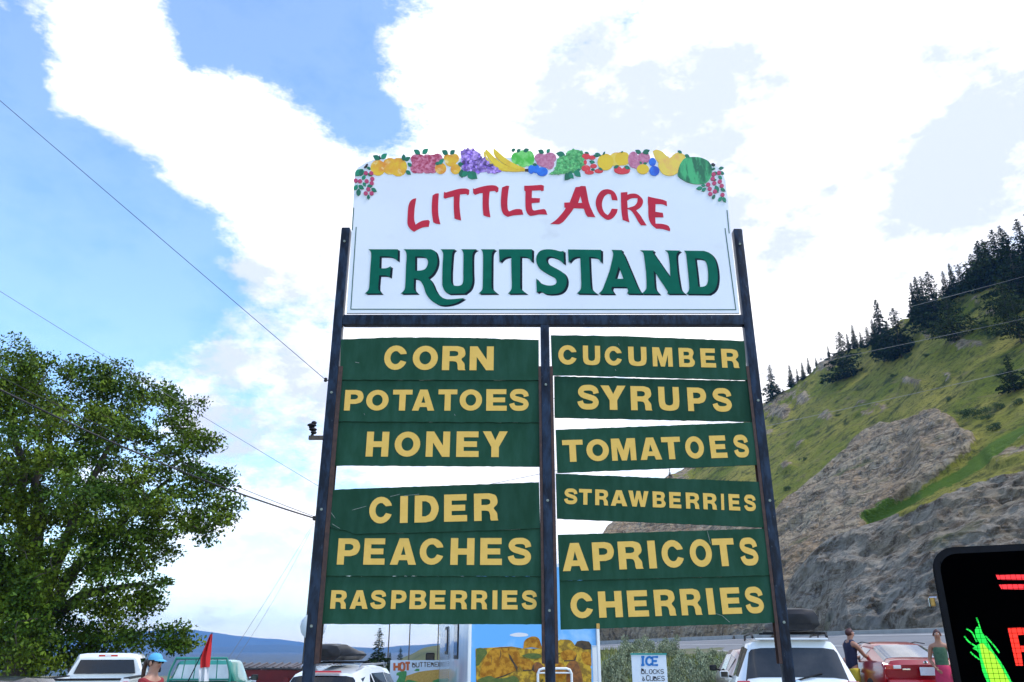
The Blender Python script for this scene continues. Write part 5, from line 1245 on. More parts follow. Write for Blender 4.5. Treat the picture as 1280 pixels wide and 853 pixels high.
# flag on a leaning pole
f0 = on(gp, (-.06,-1.95,.9)); ft = P(265.5, 791, f0.y)
fl = thing('flag', 'limp red and white flag on a thin leaning pole in the teal pickup bed', 'flag', f0)
b = MB(); b.tube([(0,0,-.25), ft-f0], [.014,.010], 8); b.build('flagpole', 'trim', fl)
def flagpart(pl, nm, m):
    fs = [P(x, y, f0.y+dy)-f0 for x, y, dy in pl]
    n = len(fs)//2; b = MB(); vs = []
    rows = []
    for i in range(n):
        a, c = fs[i], fs[-1-i]; rows.append([a.lerp(c, t/6)+Vector((0,.05*math.sin(t*1.9+i*.5),0)) for t in range(7)])
    b.rings([r_+[q+Vector((0,.006,0)) for q in r_[::-1]] for r_ in rows], True, True); return b.build(nm, m, fl, smooth=60)
flagpart([(265,793,0),(264.3,803,0),(263.4,813,0),(262.0,824,0),(261.2,834,0), (249.5,835,0),(250,824,0),(254,813,0),(259,803,0),(263.5,793,0)], 'red_cloth', 'flagred')
flagpart([(261.2,834,0),(260.6,842,0),(260.0,852,0), (248.5,852,0),(249,843,0),(249.5,835,0)], 'white_cloth', 'flagwhite')

# ---- black car at the far left edge
loc, rz = place(8, 843.5, 13.5, 1.40, 0)
bc_ = thing('black_car', 'black car at the bottom left corner, only its roof showing', 'car', loc, rz)
S = [(-2.1,.80,.82,.6,.4,.72,.8),(-2.2,.85,.88,.74,.34,.9,.96),(-1.7,.86,.9,.66,.3,.94,1.0),(-1.0,.86,.9,.62,.28,.94,1.34),(-.5,.86,.9,.63,.28,.93,1.40),(.3,.86,.9,.62,.28,.92,1.36),(1.0,.86,.9,.66,.28,.9,.96),(1.8,.82,.86,.6,.3,.8,.85),(2.2,.7,.74,.5,.36,.62,.66)]
rr = loft_body(S, bc_, 'paint_black')
panel(rr, 2, 3, [6,7,8,9,10,11,12], (.1,.92), (.12,.88), .006, 'rear_window', 'glass', bc_); panel(rr, 5, 6, [6,7,8,9,10,11,12], (.1,.92), (.12,.88), .006, 'windshield', 'glass', bc_)
for ks in ([5,6],[13,12]):
    panel(rr, 3, 4, ks, (.1,.95), (.1,.9), .006, 'side_window', 'glass', bc_); panel(rr, 4, 5, ks, (.05,.95), (.1,.9), .006, 'side_window', 'glass', bc_)
for s in (-1,1): bx(bc_, 'tail_light', 'tail', (s*.74,-2.16,.84), (.24,.08,.12), .03)
mirrors(bc_, .6, 1.0, .86, 'paint_black'); wheels(bc_, -1.35, 1.35, .9, .32)

# ---- small white crossover behind the left post
loc, rz = place(443, 831, 17.6, 1.58, -7)
ws_ = thing('white_crossover', 'small white crossover car just right of the left sign post, rear window showing', 'car', loc, rz)
S = [(-2.1,.78,.80,.60,.42,.70,.76),(-2.2,.84,.88,.76,.36,.92,.98),(-2.12,.85,.895,.72,.33,1.0,1.06),(-1.78,.85,.90,.58,.31,1.03,1.47),(-1.0,.85,.90,.60,.30,1.02,1.58),(-.1,.85,.90,.60,.30,1.0,1.58),(.5,.85,.90,.58,.30,.98,1.52),(1.2,.85,.90,.64,.30,.95,1.01),(1.8,.81,.86,.6,.32,.86,.92),(2.15,.7,.74,.5,.38,.7,.75)]
rr = loft_body(S, ws_, 'paint_white')
panel(rr, 2, 3, [6,7,8,9,10,11,12], (.15,.88), (.2,.8), .006, 'rear_window', 'glass', ws_); panel(rr, 6, 7, [6,7,8,9,10,11,12], (.1,.92), (.12,.88), .006, 'windshield', 'glass', ws_)
for ks in ([5,6],[13,12]):
    panel(rr, 3, 4, ks, (.25,.95), (.1,.88), .006, 'quarter_window', 'glass', ws_); panel(rr, 4, 5, ks, (.05,.95), (.1,.9), .006, 'side_window', 'glass', ws_); panel(rr, 5, 6, ks, (.05,.95), (.1,.9), .006, 'side_window', 'glass', ws_)
b = MB(); b.hexa([(-.34,-1.86,1.475),(.34,-1.86,1.475),(.34,-1.82,1.475),(-.34,-1.82,1.475),(-.32,-1.84,1.505),(.32,-1.84,1.505),(.32,-1.79,1.505),(-.32,-1.79,1.505)]); b.build('high_brake_light', 'tail', ws_)
b = MB(); b.tube([(0,-2.13,1.08),(.3,-2.07,1.16)], .012, 5); b.build('rear_wiper', 'trim', ws_)
for s in (-1,1):
    bx(ws_, 'tail_light', 'tail', (s*.80,-2.15,.98), (.16,.1,.28), .04)
    b = MB(); b.tube([(s*.56,-1.5,1.55),(s*.56,-1.4,1.60),(s*.56,.2,1.60),(s*.55,.35,1.54)], .018, 6); b.build('roof_rail', 'alloy', ws_)
bx(ws_, 'number_plate', 'plate', (0,-2.21,.80), (.31,.02,.15), .004); bx(ws_, 'rear_bumper', 'trim', (0,-2.18,.48), (1.66,.14,.24), .05)
mirrors(ws_, .7, 1.08, .87, 'paint_white'); wheels(ws_, -1.3, 1.3, .9, .34)
roofbox('dark grey roof box on the small white crossover', ws_, on(ws_, (-.10,-.75,1.65)), rz-.05, 1.75, .80, .36)

# ---- red containers with ribbed lids
def container(lab, px, py, Y, w, d, yaw, h=1.35):
    p = P(px, py, Y); o = thing('red_container', lab, 'container', (p.x, Y, p.z-h-.12), R(yaw), 'dark red containers')
    b = MB(); b.hexa([(-w/2+.08,-d/2+.08,.1),(w/2-.08,-d/2+.08,.1),(w/2-.08,d/2-.08,.1),(-w/2+.08,d/2-.08,.1),(-w/2,-d/2,h),(w/2,-d/2,h),(w/2,d/2,h),(-w/2,d/2,h)]); b.build('body', 'binred', o, bevel=.02)
    nb = 6
    for k in range(2):
        x0 = -w/2+k*w/2; b = MB(); b.hexa([(x0+.02,-d/2-.05,h+.01),(x0+w/2-.02,-d/2-.05,h+.01),(x0+w/2-.02,d/2,h+.10),(x0+.02,d/2,h+.10),(x0+.02,-d/2-.05,h+.05),(x0+w/2-.02,-d/2-.05,h+.05),(x0+w/2-.02,d/2,h+.16),(x0+.02,d/2,h+.16)]); l = b.build('lid', 'lid', o, bevel=.01)
        for j in range(4):
            x = x0+w/2*(j+.5)/4; b = MB(); b.hexa([(x-.035,-d/2-.05,h+.05),(x+.035,-d/2-.05,h+.05),(x+.035,d/2,h+.16),(x-.035,d/2,h+.16),(x-.025,-d/2-.05,h+.085),(x+.025,-d/2-.05,h+.085),(x+.025,d/2,h+.195),(x-.025,d/2,h+.195)]); b.build('lid_rib', 'lid2', l)
    for s in (-1,1):
        b = MB(); b.box((s*(w/2+.05),0,h*.62), (.12,d*.7,.12)); b.build('lift_pocket', 'binred', o, bevel=.01)
        b = MB(); b.box((s*(w/2-.2), -d/2-.02, h*.45), (.1,.05,h*.8)); b.build('side_rib', 'binred', o)
    bx(o, 'white_label', 'flagwhite', (-w*.12,-d/2-.012,h*.80), (.22,.012,.16), .003)
container('dark red container with ribbed black lid, left of the pair beside the teal pickup', 333, 831.5, 26, 1.85, 1.1, 2)
container('dark red container with ribbed black lid, half hidden behind the left sign post', 391, 832, 26, 1.55, 1.1, -3)

# ---- motorhome with a printed rear wall
yaw = R(9); RC = Vector((P(668, 800, 15.2).x, 15.2, -.05)); RW, RH, RL = 2.36, 3.15, 7.0
rv = thing('motorhome', 'white motorhome behind the centre post, rear wall printed with orange desert rocks', 'motorhome', RC, yaw)
Rm = Matrix.Rotation(yaw, 4, 'Z'); Ri = Rm.inverted()
b = MB(); b.box((0, RL/2, (RH+.45)/2), (RW, RL, RH-.45)); b.build('body', 'rvwhite', rv, bevel=.05, smooth=40)
b = MB(); b.hexa([(-1.0,RL-.02,.45),(1.0,RL-.02,.45),(.95,RL+1.5,.45),(-.95,RL+1.5,.45),(-1.0,RL-.02,1.9),(1.0,RL-.02,1.9),(.85,RL+.75,1.3),(-.85,RL+.75,1.3)]); b.build('cab', 'paint_white', rv, bevel=.05)
b = MB(); b.box((0, RL+.5, 2.45), (RW-.1, 1.3, 1.1)); b.build('overcab_bunk', 'rvwhite', rv, bevel=.15)
def toRV(px, py, lift=0):      # pixel -> point on the rear wall, in the motorhome's own frame
    d = dirpx(px, py); n_ = Rm @ Vector((0,-1,0)); c = Vector((0,0,CZ)); w0 = RC+n_*lift
    k = (w0-c).dot(n_)/d.dot(n_); return Ri @ (c+d*k-RC)
def print_(nm, m, pts, lift, sm_=True):
    b = MB(); b.plate(crv([(580+q[0]/6.4, 770+q[1]/6.4)+tuple(q[2:]) for q in pts]), fn=lambda x,y,d: (lambda q: Vector((max(-1.12, min(1.12, q.x)), q.y+d, max(.68, q.z))))(toRV(x,y,lift)), th=.0015); return b.build(nm, m, mural)
b = MB(); b.box((0,-.006,(RH+.6)/2), (RW-.10,.010,RH-.75)); mural = b.build('rear_print', 'mursky', rv)
print_('printed_hillside', 'mursand', [(92,262),(200,255,1),(380,245),(480,262),(620,262),(700,230,1),(770,190),(850,195,1),(890,240),(1020,262),(1022,1400),(92,1400)], .014)
print_('printed_bush', 'murbush', [(100,262),(130,255),(170,265),(185,300,1),(150,345,1),(120,395,1),(94,400)], .017)
print_('printed_boulder', 'murrock', [(475,262),(485,200,1),(540,166,1),(595,178,1),(620,240,1),(622,264),(540,252)], .017)
print_('printed_boulder', 'murrock', [(128,492),(135,420,1),(170,330,1),(230,262,1),(330,248,1),(420,262,1),(450,330,1),(430,430,1),(330,470,1),(230,500,1)], .017)
print_('printed_boulder', 'murdark', [(885,240),(905,205),(940,198),(1000,206),(1018,232),(1018,268),(960,270),(920,250)], .017)
print_('printed_boulder', 'murred', [(818,400),(850,366,1),(900,364,1),(930,420,1),(950,520,1),(940,620,1),(830,620,1)], .017)
print_('printed_boulder', 'murred', [(545,400),(580,370,1),(620,385,1),(640,430,1),(600,460,1),(550,440,1)], .019)
for pl_ in ([(640,270),(700,240,1),(760,262,1),(770,320,1),(700,345,1),(640,325,1)],[(770,300,1),(840,270,1),(900,300,1),(880,350,1),(800,355,1)],[(940,300,1),(1000,290,1),(1020,340),(1020,400),(960,380,1)],[(440,350,1),(520,350,1),(560,380,1),(540,430,1),(470,430,1)],[(960,430,1),(1020,420),(1020,560),(960,540,1)],[(640,380,1),(720,360,1),(800,400,1),(800,520,1),(680,520,1)],[(430,470,1),(520,450,1),(600,480,1),(620,540,1),(500,560,1),(430,530,1)]):
    print_('printed_boulder', 'murrock' if len(pl_) % 2 else 'mursand', pl_, .0155)
for pl_ in ([(640,325),(700,347),(772,322),(765,330),(700,358),(640,335)],[(800,356),(880,352),(905,300),(892,358),(800,366)],[(470,431),(540,431),(562,380),(560,436),(470,442)],[(200,300),(225,340),(215,400),(222,340)],[(290,265),(300,310),(280,360),(292,310)],[(130,492),(230,503),(330,473),(430,432),(330,482),(230,514)],[(230,262),(330,250),(420,262),(330,256)]):
    print_('printed_crack', 'murdark', pl_, .0195)
print_('printed_crack', 'murdark', [(355,300),(375,320),(400,370),(430,410),(425,450),(395,385),(365,340)], .020)
print_('printed_bush', 'murbush', [(110,510),(200,480,1),(260,500,1),(340,495,1),(400,480,1),(440,520,1),(430,640),(110,640)], .021)
print_('printed_bush', 'murbush', [(460,320),(520,300,1),(600,305,1),(620,330,1),(560,345,1),(500,335,1)], .021)
print_('printed_cloud', 'flagwhite', [(370,150,1),(430,135,1),(500,142,1),(510,160,1),(440,168,1),(380,162,1)], .012)
for s in (-1, 1): bx(rv, 'corner_trim', 'paint_white', (s*(RW/2-.015), -.02, (RH+.45)/2), (.06,.05,RH-.5), .015)
bx(rv, 'tail_light', 'tail', (-1.02,-.04,.75), (.12,.05,.3), .01); bx(rv, 'tail_light', 'tail', (1.02,-.04,.75), (.12,.05,.3), .01)
bx(rv, 'rear_bumper', 'chrome', (0,-.12,.5), (2.2,.16,.2), .03)
l0 = toRV(671, 853, .09); l1 = toRV(716, 853, .09); lt = toRV(693, 836, .09).z
b = MB(); y = -.09; x0, x1 = l0.x+.02, l1.x-.02
b.tube([(x0,y,.6),(x0,y,lt-.08),(x0+.03,y,lt-.02),(x0+.09,y,lt),(x1-.09,y,lt),(x1-.03,y,lt-.02),(x1,y,lt-.08),(x1,y,.6)], .024, 8); b.build('ladder', 'rvwhite' if False else 'paint_white', rv, smooth=50)
for k in range(3):
    b = MB(); b.tube([(x0,y,.75+k*.26),(x1,y,.75+k*.26)], .016, 6); b.build('ladder_rung', 'paint_white', rv)
# left side: window, trim strips, mirror
for yy, zz, ly, lz in ((2.3,1.85,.9,.75),(4.8,1.85,.7,.6)):
    b = MB(); b.box((-RW/2-.006,yy,zz), (.02,ly,lz)); w_ = b.build('side_window', 'trim', rv, bevel=.005)
    b = MB(); b.box((-RW/2-.02,yy,zz), (.01,ly-.14,lz-.14)); b.build('pane', 'glass', w_)
bx(rv, 'awning_tube', 'paint_white', (-RW/2-.06,3.4,2.9), (.1,4.6,.1), .03)
b = MB(); b.box((-1.36, RL+.9, 1.38), (.24,.10,.40)); mi_ = b.build('mirror', 'trim', rv, bevel=.04)
b = MB(); b.box((-1.36, RL+.845, 1.38), (.19,.01,.33)); b.build('mirror_glass', 'glass2', mi_)
b = MB(); b.tube([(-.95,RL+.9,1.15),(-1.2,RL+.92,1.17),(-1.34,RL+.92,1.21)], .02, 6); b.build('mirror_arm', 'trim', rv)
for s in (-1,1):
    for yy in (1.8, RL+.6): arch(rv, s*(RW/2-.02 if yy < 5 else .98), yy, .38, s); wheel(rv, s*(RW/2-.12 if yy < 5 else .88), yy, .38, .24, s)
b = MB(); b.box((P(743,830,14.2).x, 14.6, 1.0), (.07,.05,1.62)); 
ed_ = thing('white_signpost', 'thin white upright board edge beside the right side of the motorhome', 'sign post', (P(743.5,830,14.4).x, 14.4, -.02))
zt_ = P(743.5, 808, 14.4).z+.02
b = MB(); b.box((0,0,zt_/2), (.075,.05,zt_)); b.build('post', 'paint_white', ed_, bevel=.008); b = MB(); b.box((0,0,zt_+.006), (.085,.06,.012)); b.build('cap', 'signwhite', ed_)
# ------------------------------------------------------------------ small signs
def slab(name, lab, cat, px0, px1, py0, Y, zb, mface, th=.02, yaw=0, edge=None):
    a = P(px0, py0, Y); c = P(px1, py0, Y); w = c.x-a.x; cx = (a.x+c.x)/2; zg = GZ(cx, Y)
    o = thing(name, lab, cat, (cx, Y, zg)); h = a.z-zg
    b = MB(); b.box((0, th/2, (h+zb)/2), (w, th, h-zb)); bd = b.build('panel', mface, o, bevel=.003)
    if edge: b = MB(); b.box((0, th/2, h+.008), (w+.02, th+.02, .022)); b.build('top_edge', edge, o)
    for s in (-1, 1): b = MB(); b.box((s*(w/2-.08), th+.03, h*.48), (.05,.05,h*.96)); b.build('post', 'wood', o)
    return o, bd, Vector((cx, Y, zg))
def thin_word(o, org, Y, word, px0, px1, yt, yb, m, w=.1, gap=.22, nm='letter', first=1.0, slope=0):
    n = len(word); 
    adv = (px1-px0)/(n-gap)
    for i, ch in enumerate(word):
        if ch == ' ': continue
        x0 = px0+adv*i; x1 = x0+adv*(1-gap); tt = yt if i or first == 1 else yb-(yb-yt)*first
        if ch == 'I': x0 += (x1-x0)*.15; x1 -= (x1-x0)*.15
        b = MB()
        for j, st in enumerate(SL[ch]):
            pts = [Vector(q) for q in st]; h = yb-tt; ww = x1-x0
            P_ = [Vector((x0+q.x*ww, yb-q.y*h+slope*(x0-px0))) for q in pts]
            out = stroke([(q.x, q.y) for q in P_], w*h/2, smooth=ch in 'SCOU&')
            b.plate(out, fn=lambda x,y,d: P(x,y,Y)+Vector((0,d-.004-.0006*j,0)), th=.0008)
        l = b.build(nm, m); l.parent = o; l.location = -org
IY = 13.0
o, bd, org = slab('ice_sign', 'small white sign board reading ICE BLOCKS & CUBES', 'sign', 789, 832.5, 818.5, IY, .45, 'signwhite', edge='teal')
thin_word(bd, org, IY, 'ICE', 800, 822.5, 821.5, 831.5, 'iceblue', .28, .12)
thin_word(bd, org, IY, 'BLOCKS', 802, 829.5, 837, 842.3, 'grey', .16, .24, first=1.25)
thin_word(bd, org, IY, '&', 803, 806, 845.5, 851, 'grey', .14, .0)
thin_word(bd, org, IY, 'CUBES', 808, 830.5, 845.5, 851, 'grey', .16, .24, first=1.22)
HY = 22.0
o, bd, org = slab('corn_sign', 'wide white food sign reading HOT BUTTERED with a painted corn cob', 'sign', 488, 600, 825.5, HY, .5, 'signwhite', edge=None)
thin_word(bd, org, HY, 'HOT', 493, 512.5, 829, 838.5, 'horange', .30, .16, slope=-.02)
thin_word(bd, org, HY, 'BUTTERED', 515.5, 552, 828.5, 834, 'brown', .20, .22, slope=-.02)
def spl(nm, m, pts, lift):
    b = MB(); b.plate(crv([(380+q[0]/5.818, 770+q[1]/5.818)+tuple(q[2:]) for q in pts]), fn=lambda x,y,d: P(x,y,HY)+Vector((0,d-lift,0)), th=.002); l = b.build(nm, m); l.parent = bd; l.location = -org
spl('painted_cob', 'cob', [(725,450,1),(780,425,1),(850,405,1),(930,395,1),(1010,388,1),(1080,392,1),(1200,420,1),(1280,470,1),(1180,520,1),(1000,540,1),(850,530,1),(740,500,1)], .004)
spl('painted_husk', 'husk', [(672,480),(690,440,1),(672,432),(680,412,1),(740,402,1),(745,430,1),(735,480,1),(745,540),(680,545)], .0065)
spl('painted_husk', 'husk', [(730,485),(760,465,1),(820,478,1),(900,500,1),(960,540),(760,560)], .0075)
spl('painted_husk', 'husk', [(930,475),(1000,452,1),(1060,470,1),(1120,480),(1060,520,1),(980,500,1)], .0075)
spl('painted_husk', 'husk', [(800,400),(820,385,1),(840,388),(835,402,1)], .0065)

# ------------------------------------------------------------------ black electronic display at the right
LY = 6.0; a = P(1182, 800, LY); lx = a.x; zt = P(1230, 685, LY).z; LW, LH, LD = 2.3, 1.55, .15; LA_ = R(-27)
led = thing('electronic_display', 'black rounded electronic message display at the right edge, lit with corn and red letters', 'display', (lx+LW/2*math.cos(LA_), LY+LW/2*math.sin(LA_), 0), LA_)
def rrect(x0, x1, z0, z1, r, n=6):
    out = []
    for cx_, cz_, a0 in ((x1-r,z1-r,0),(x0+r,z1-r,90),(x0+r,z0+r,180),(x1-r,z0+r,270)):
        for k in range(n+1): t = R(a0+90*k/n); out.append((cx_+r*math.cos(t), cz_+r*math.sin(t)))
    return out
def lpart(pts, nm, m, y0, y1, **k):
    b = MB(); b.plate(pts, fn=lambda x,y,d: Vector((x, y0+d, y)), th=y1-y0); return b.build(nm, m, led, **k)
hw = LW/2; r0 = .16
case = lpart(rrect(-hw,hw,zt-LH,zt,r0), 'case', 'ledcase', .03, LD, bevel=.0)
bz = lpart(rrect(-hw+.012,hw-.012,zt-LH+.012,zt-.012,r0-.012), 'bezel', 'ledcase', 0, .03)
scn = lpart(rrect(-hw+.05,hw-.05,zt-LH+.05,zt-.05,r0-.04), 'screen', 'ledscreen', -.003, 0)
LM = Matrix.Rotation(LA_, 4, 'Z'); LI = LM.inverted(); LO = Vector(led.location)
def LP(px, py, lift=0):
    d = dirpx(px, py); n_ = LM @ Vector((0,-1,0)); c = Vector((0,0,CZ)); return LI @ (c+d*((LO+n_*lift-c).dot(n_)/d.dot(n_))-LO)
def led_(nm, m, pts, lift=.006, sx=1):      # pixel outline on the screen plane
    b = MB(); b.plate(crv(pts), fn=lambda x,y,d: LP(x,y,lift)+Vector((0,d,0)), th=.002); l = b.build(nm, m); l.parent = scn
led_('lit_bar', 'ledline', [(1244.5,718.5),(1330,718.5),(1330,725),(1247.5,725)])
led_('lit_bar', 'ledline', [(1248.5,730.7),(1330,730.7),(1330,737),(1252,737)])
def z2(L): return [(1200+q[0]/5.235, 690+q[1]/5.235)+tuple(q[2:]) for q in L]
led_('lit_leaf', 'ledgreen', z2([(98,510),(112,490,1),(135,510,1),(165,560,1),(210,640,1),(280,740,1),(345,860),(180,860),(140,760,1),(120,660,1),(80,632),(105,615),(130,600),(105,555,1)]))
led_('lit_cob', 'ledlime', z2([(128,605),(150,598,1),(185,640,1),(215,665,1),(260,740,1),(330,860),(205,860),(170,770,1),(145,690,1)]), .009)
for s_ in ([(108,430),(125,480),(145,545)],[(42,503),(80,530),(110,590)],[(28,552),(60,590),(115,625)],[(68,655),(100,685),(130,705)],[(165,550),(210,600),(235,630),(258,662)]):
    led_('lit_silk', 'ledgreen', [tuple(q) for q in stroke([(1200+x/5.235, 690+y/5.235) for x, y in s_], .9)], .0075)
led_('lit_letter', 'ledred', z2([(312,498),(400,495),(470,505,1),(500,560,1),(495,620,1),(450,650,1),(400,655),(412,745),(366,745)]), .006)
led_('letter_counter', 'ledscreen', z2([(380,545),(430,545,1),(450,580,1),(440,612,1),(392,615)]), .0095)
# grid of thin dark lines between the lamps
b = MB(); org = Vector(led.location)
for k in range(70):
    x = -hw+.06+k*.032; b.box((x,-.0115,zt-LH/2), (.0028,.001,LH-.2))
for k in range(44):
    z = zt-.08-k*.032; b.box((0,-.0128,z), (LW-.2,.001,.0028))
g_ = b.build('pixel_grid', 'ledscreen', led, normals=False); g_['kind'] = 'stuff'
lp = LP(1168, 752); b = MB(); b.box((lp.x-.010,.10,lp.z), (.03,.05,.06)); b.build('latch', 'brass', led, bevel=.006)
b = MB(); b.tube([(lp.x-.03,.10,lp.z+.03),(lp.x-.03,.10,lp.z-.03)], .008, 6); b.tube([(lp.x-.03,.10,lp.z+.03),(lp.x+.02,.10,lp.z+.03)], .008, 6); b.build('latch_bar', 'chrome', led)
for x in (-.7,.7): bx(led, 'leg', 'steel', (x,.15,(zt-LH)/2), (.10,.10,zt-LH), .01)
bx(led, 'base_beam', 'steel', (0,.15,.22), (2.0,.12,.12), .01)
for s in (-1,1): wheel(led, s*.95, .15, .20, .14, s)

# ------------------------------------------------------------------ people
def skin_mesh(name, nodes, edges, m, par, sub=2, root=0):
    """nodes: (x,y,z,r) or (x,y,z,rx,ry)"""
    me = bpy.data.meshes.new('tmp'); me.from_pydata([n[:3] for n in nodes], edges, [])
    o = bpy.data.objects.new('tmp', me); COL.objects.link(o)
    o.modifiers.new('s', 'SKIN'); sv = me.skin_vertices[0].data
    for i, n in enumerate(nodes): sv[i].radius = (n[3], n[4] if len(n) > 4 else n[3]); sv[i].use_root = (i == root)
    ss = o.modifiers.new('u', 'SUBSURF'); ss.levels = sub; ss.render_levels = sub
    dg = bpy.context.evaluated_depsgraph_get(); ev = o.evaluated_get(dg)
    nm = bpy.data.meshes.new_from_object(ev); bpy.data.objects.remove(o)
    nm.name = name; nm.materials.clear(); nm.materials.append(M[m]); nm.shade_smooth()
    q = bpy.data.objects.new(name, nm); COL.objects.link(q); q.parent = par; return q
def hand(nd_, ed_, wi, wrist, fdir, pside, s=1.0, curl=.5):
    """adds palm and five fingers; fdir finger direction, pside thumb side direction"""
    f = Vector(fdir).normalized(); t = Vector(pside).normalized(); n_ = f.cross(t).normalized(); w = Vector(wrist)
    pm = len(nd_); c = w+f*.05*s; nd_.append((*c, .032*s, .016*s)); ed_.append((wi, pm))
    kn = len(nd_); c2 = w+f*.085*s; nd_.append((*c2, .034*s, .014*s)); ed_.append((pm, kn))
    for k, (L_, o_) in enumerate(((.066,.030),(.074,.010),(.070,-.010),(.055,-.029))):
        b0 = w+f*.098*s+t*o_*s; d1 = (f-n_*curl*.5).normalized(); d2 = (f-n_*curl*1.3).normalized()
        i0 = len(nd_); nd_ += [(*b0,.0095*s),(*(b0+d1*L_*.5*s),.0085*s),(*(b0+d1*L_*.5*s+d2*L_*.5*s),.0070*s)]; ed_ += [(kn,i0),(i0,i0+1),(i0+1,i0+2)]
    b0 = w+f*.035*s+t*.034*s; i0 = len(nd_); nd_ += [(*b0,.011*s),(*(b0+(f*.6+t*.8).normalized()*.035*s),.0095*s),(*(b0+(f*.6+t*.8).normalized()*.035*s+(f*.95+t*.2).normalized()*.028*s),.008*s)]; ed_ += [(pm,i0),(i0,i0+1),(i0+1,i0+2)]
def person(lab, loc, rz, h, arms, skin, female=False, legs=None, lean=0, headturn=0, headtilt=0):
    """local frame: faces -Y; arms = [(elbow, wrist, fingerdir, thumbdir)] for x<0 then x>0"""
    o = thing('person', lab, 'person', loc, rz); k = h/1.75
    def q(x, y, z): return Vector((x*k, y*k+lean*max(0, z-.95)*k, z*k))
    sw = .165 if female else .19; N = []; E = []
    def ad(v, r, r2=None, pr=None):
        N.append((*v, r*k, (r2 or r)*k)); i = len(N)-1
        if pr is not None: E.append((pr, i))
        return i
    pel = ad(q(0,0,.95), .15, .105); wa = ad(q(0,.0,1.10), .125, .09, pel); ch = ad(q(0,.01,1.30), .145 if not female else .13, .105, wa); uc = ad(q(0,.02,1.42), .12, .085, ch)
    nk = ad(q(0,.02,1.50), .055, .055, uc); hb = ad(q(0,.0,1.575), .062, .066, nk); hc = ad(q(0,-.012,1.655), .073, .092, hb); ht = ad(q(0,-.004,1.705), .060, .075, hc)
    nz_ = ad(q(0,-.115,1.632), .010, .012, hc)
    for s, (elb, wri, fd, td) in zip((-1, 1), arms):
        sh = ad(q(s*sw,.02,1.415), .062, .06, uc); ua = ad(q(s*sw,.02,1.415).lerp(Vector(elb)*k, .5), .048, None, sh); el = ad(Vector(elb)*k, .039, None, ua); fa = ad((Vector(elb)*k).lerp(Vector(wri)*k, .4), .038, None, el); wr = ad(Vector(wri)*k, .026, .022, fa)
        hand(N, E, wr, Vector(wri)*k, fd, td, k)
    for s in (-1, 1):
        hp_ = ad(q(s*.09,0,.88), .088, .09, pel); th_ = ad(q(s*.10,0,.68), .077, None, hp_); kn = ad(q(s*.105,-.01,.49), .055, None, th_); cf_ = ad(q(s*.11,.02,.33), .055, None, kn); an = ad(q(s*.115,.02,.09), .036, None, cf_); he = ad(q(s*.12,.03,.035), .034, None, an); to = ad(q(s*.13,-.15,.03), .032, .022, an)
    skin_mesh('body', N, E, skin, o)
    # face
    fc = q(0,-.012,1.655)
    for s in (-1, 1):
        b = MB(); b.ball(q(s*.031,-.088,1.662), .0105*k, 8, 6); e = b.build('eye', 'flagwhite', o, smooth=60)
        b = MB(); b.ball(q(s*.031,-.0945,1.661), .0062*k, 6, 5); b.build('pupil', 'f_dark', e)
        b = MB(); b.tube([q(s*.016,-.103,1.682), q(s*.032,-.105,1.686), q(s*.046,-.092,1.681)], .0035*k, 5); b.build('eyebrow', 'hair', o)
        b = MB(); b.ball(q(s*.080,.0,1.645), (.010*k,.022*k,.032*k), 8, 6); b.build('ear', skin, o, smooth=60)
    b = MB(); b.tube([q(-.022,-.098,1.602), q(0,-.106,1.600), q(.022,-.098,1.602)], [.003*k,.006*k,.003*k], 6); M.setdefault('lip', mat('lips', (.35,.10,.09), .5)); b.build('mouth', 'lip', o)
    return o, q, k
def garment(o, q, k, name, m, nodes, edges, sub=2):
    return skin_mesh(name, [(*q(*n[:3]), n[3]*k, (n[4] if len(n) > 4 else n[3])*k) for n in nodes], edges, m, o, sub)
def hairdo(o, q, k, m, tail=False, full=1.0):
    b = MB(); c = q(0,.020,1.668); rr = []
    for j in range(11):      # skull cap, lower at the back than at the brow
        t = -1.0+2.5*j/10
        rr.append([Vector((c.x+.079*k*math.cos(t)**.9*math.cos(a), c.y+.094*k*math.cos(t)**.9*math.sin(a)*(1 if math.sin(a) > 0 else .9), c.z+k*(.082*math.sin(t)+(.06*max(0, -math.sin(a)) if t < 0 else .02*max(0, -math.sin(a)))+.006*noise.noise(Vector((a*3, t*4, k)))))) for a in [i*2*math.pi/24 for i in range(24)]])
    b.rings(rr)
    if tail: b.tube([q(0,.10,1.70), q(0,.145,1.66), q(0,.165,1.56), q(0,.16,1.44), q(0,.14,1.34)], [.022*k,.030*k,.030*k,.024*k,.006*k], 10)
    return b.build('hair', m, o, smooth=60)

# man leaning on the red coupe, seen from behind and his left... faces right (+X)
mY = 19.6; mp = P(1058, 786, mY); hM = 1.80
o, q, k = person('man in a navy tank top and yellow shorts leaning over the red coupe', Vector((mp.x, mY, mp.z-hM)), R(105), hM,
    [((-.20,-.24,1.16),(-.12,-.47,1.19),(0,-1,.05),(.8,0,.3)),((.20,-.22,1.13),(.14,-.46,1.17),(0,-1,.05),(-.8,0,.3))], 'skin2', lean=-.10)
hairdo(o, q, k, 'hair2')
garment(o, q, k, 'tank_top', 'navy', [(0,0,.84,.175,.135),(0,0,1.10,.150,.112),(0,.01,1.30,.168,.128),(0,.02,1.41,.17,.115),(-.12,.02,1.45,.07,.085),(.12,.02,1.45,.07,.085)], [(0,1),(1,2),(2,3),(3,4),(3,5)])
garment(o, q, k, 'shorts', 'clyellow', [(0,0,1.02,.158,.118),(-.095,0,.86,.105,.105),(-.105,0,.62,.10,.10),(.095,0,.86,.105,.105),(.105,0,.62,.10,.10)], [(0,1),(1,2),(0,3),(3,4)])
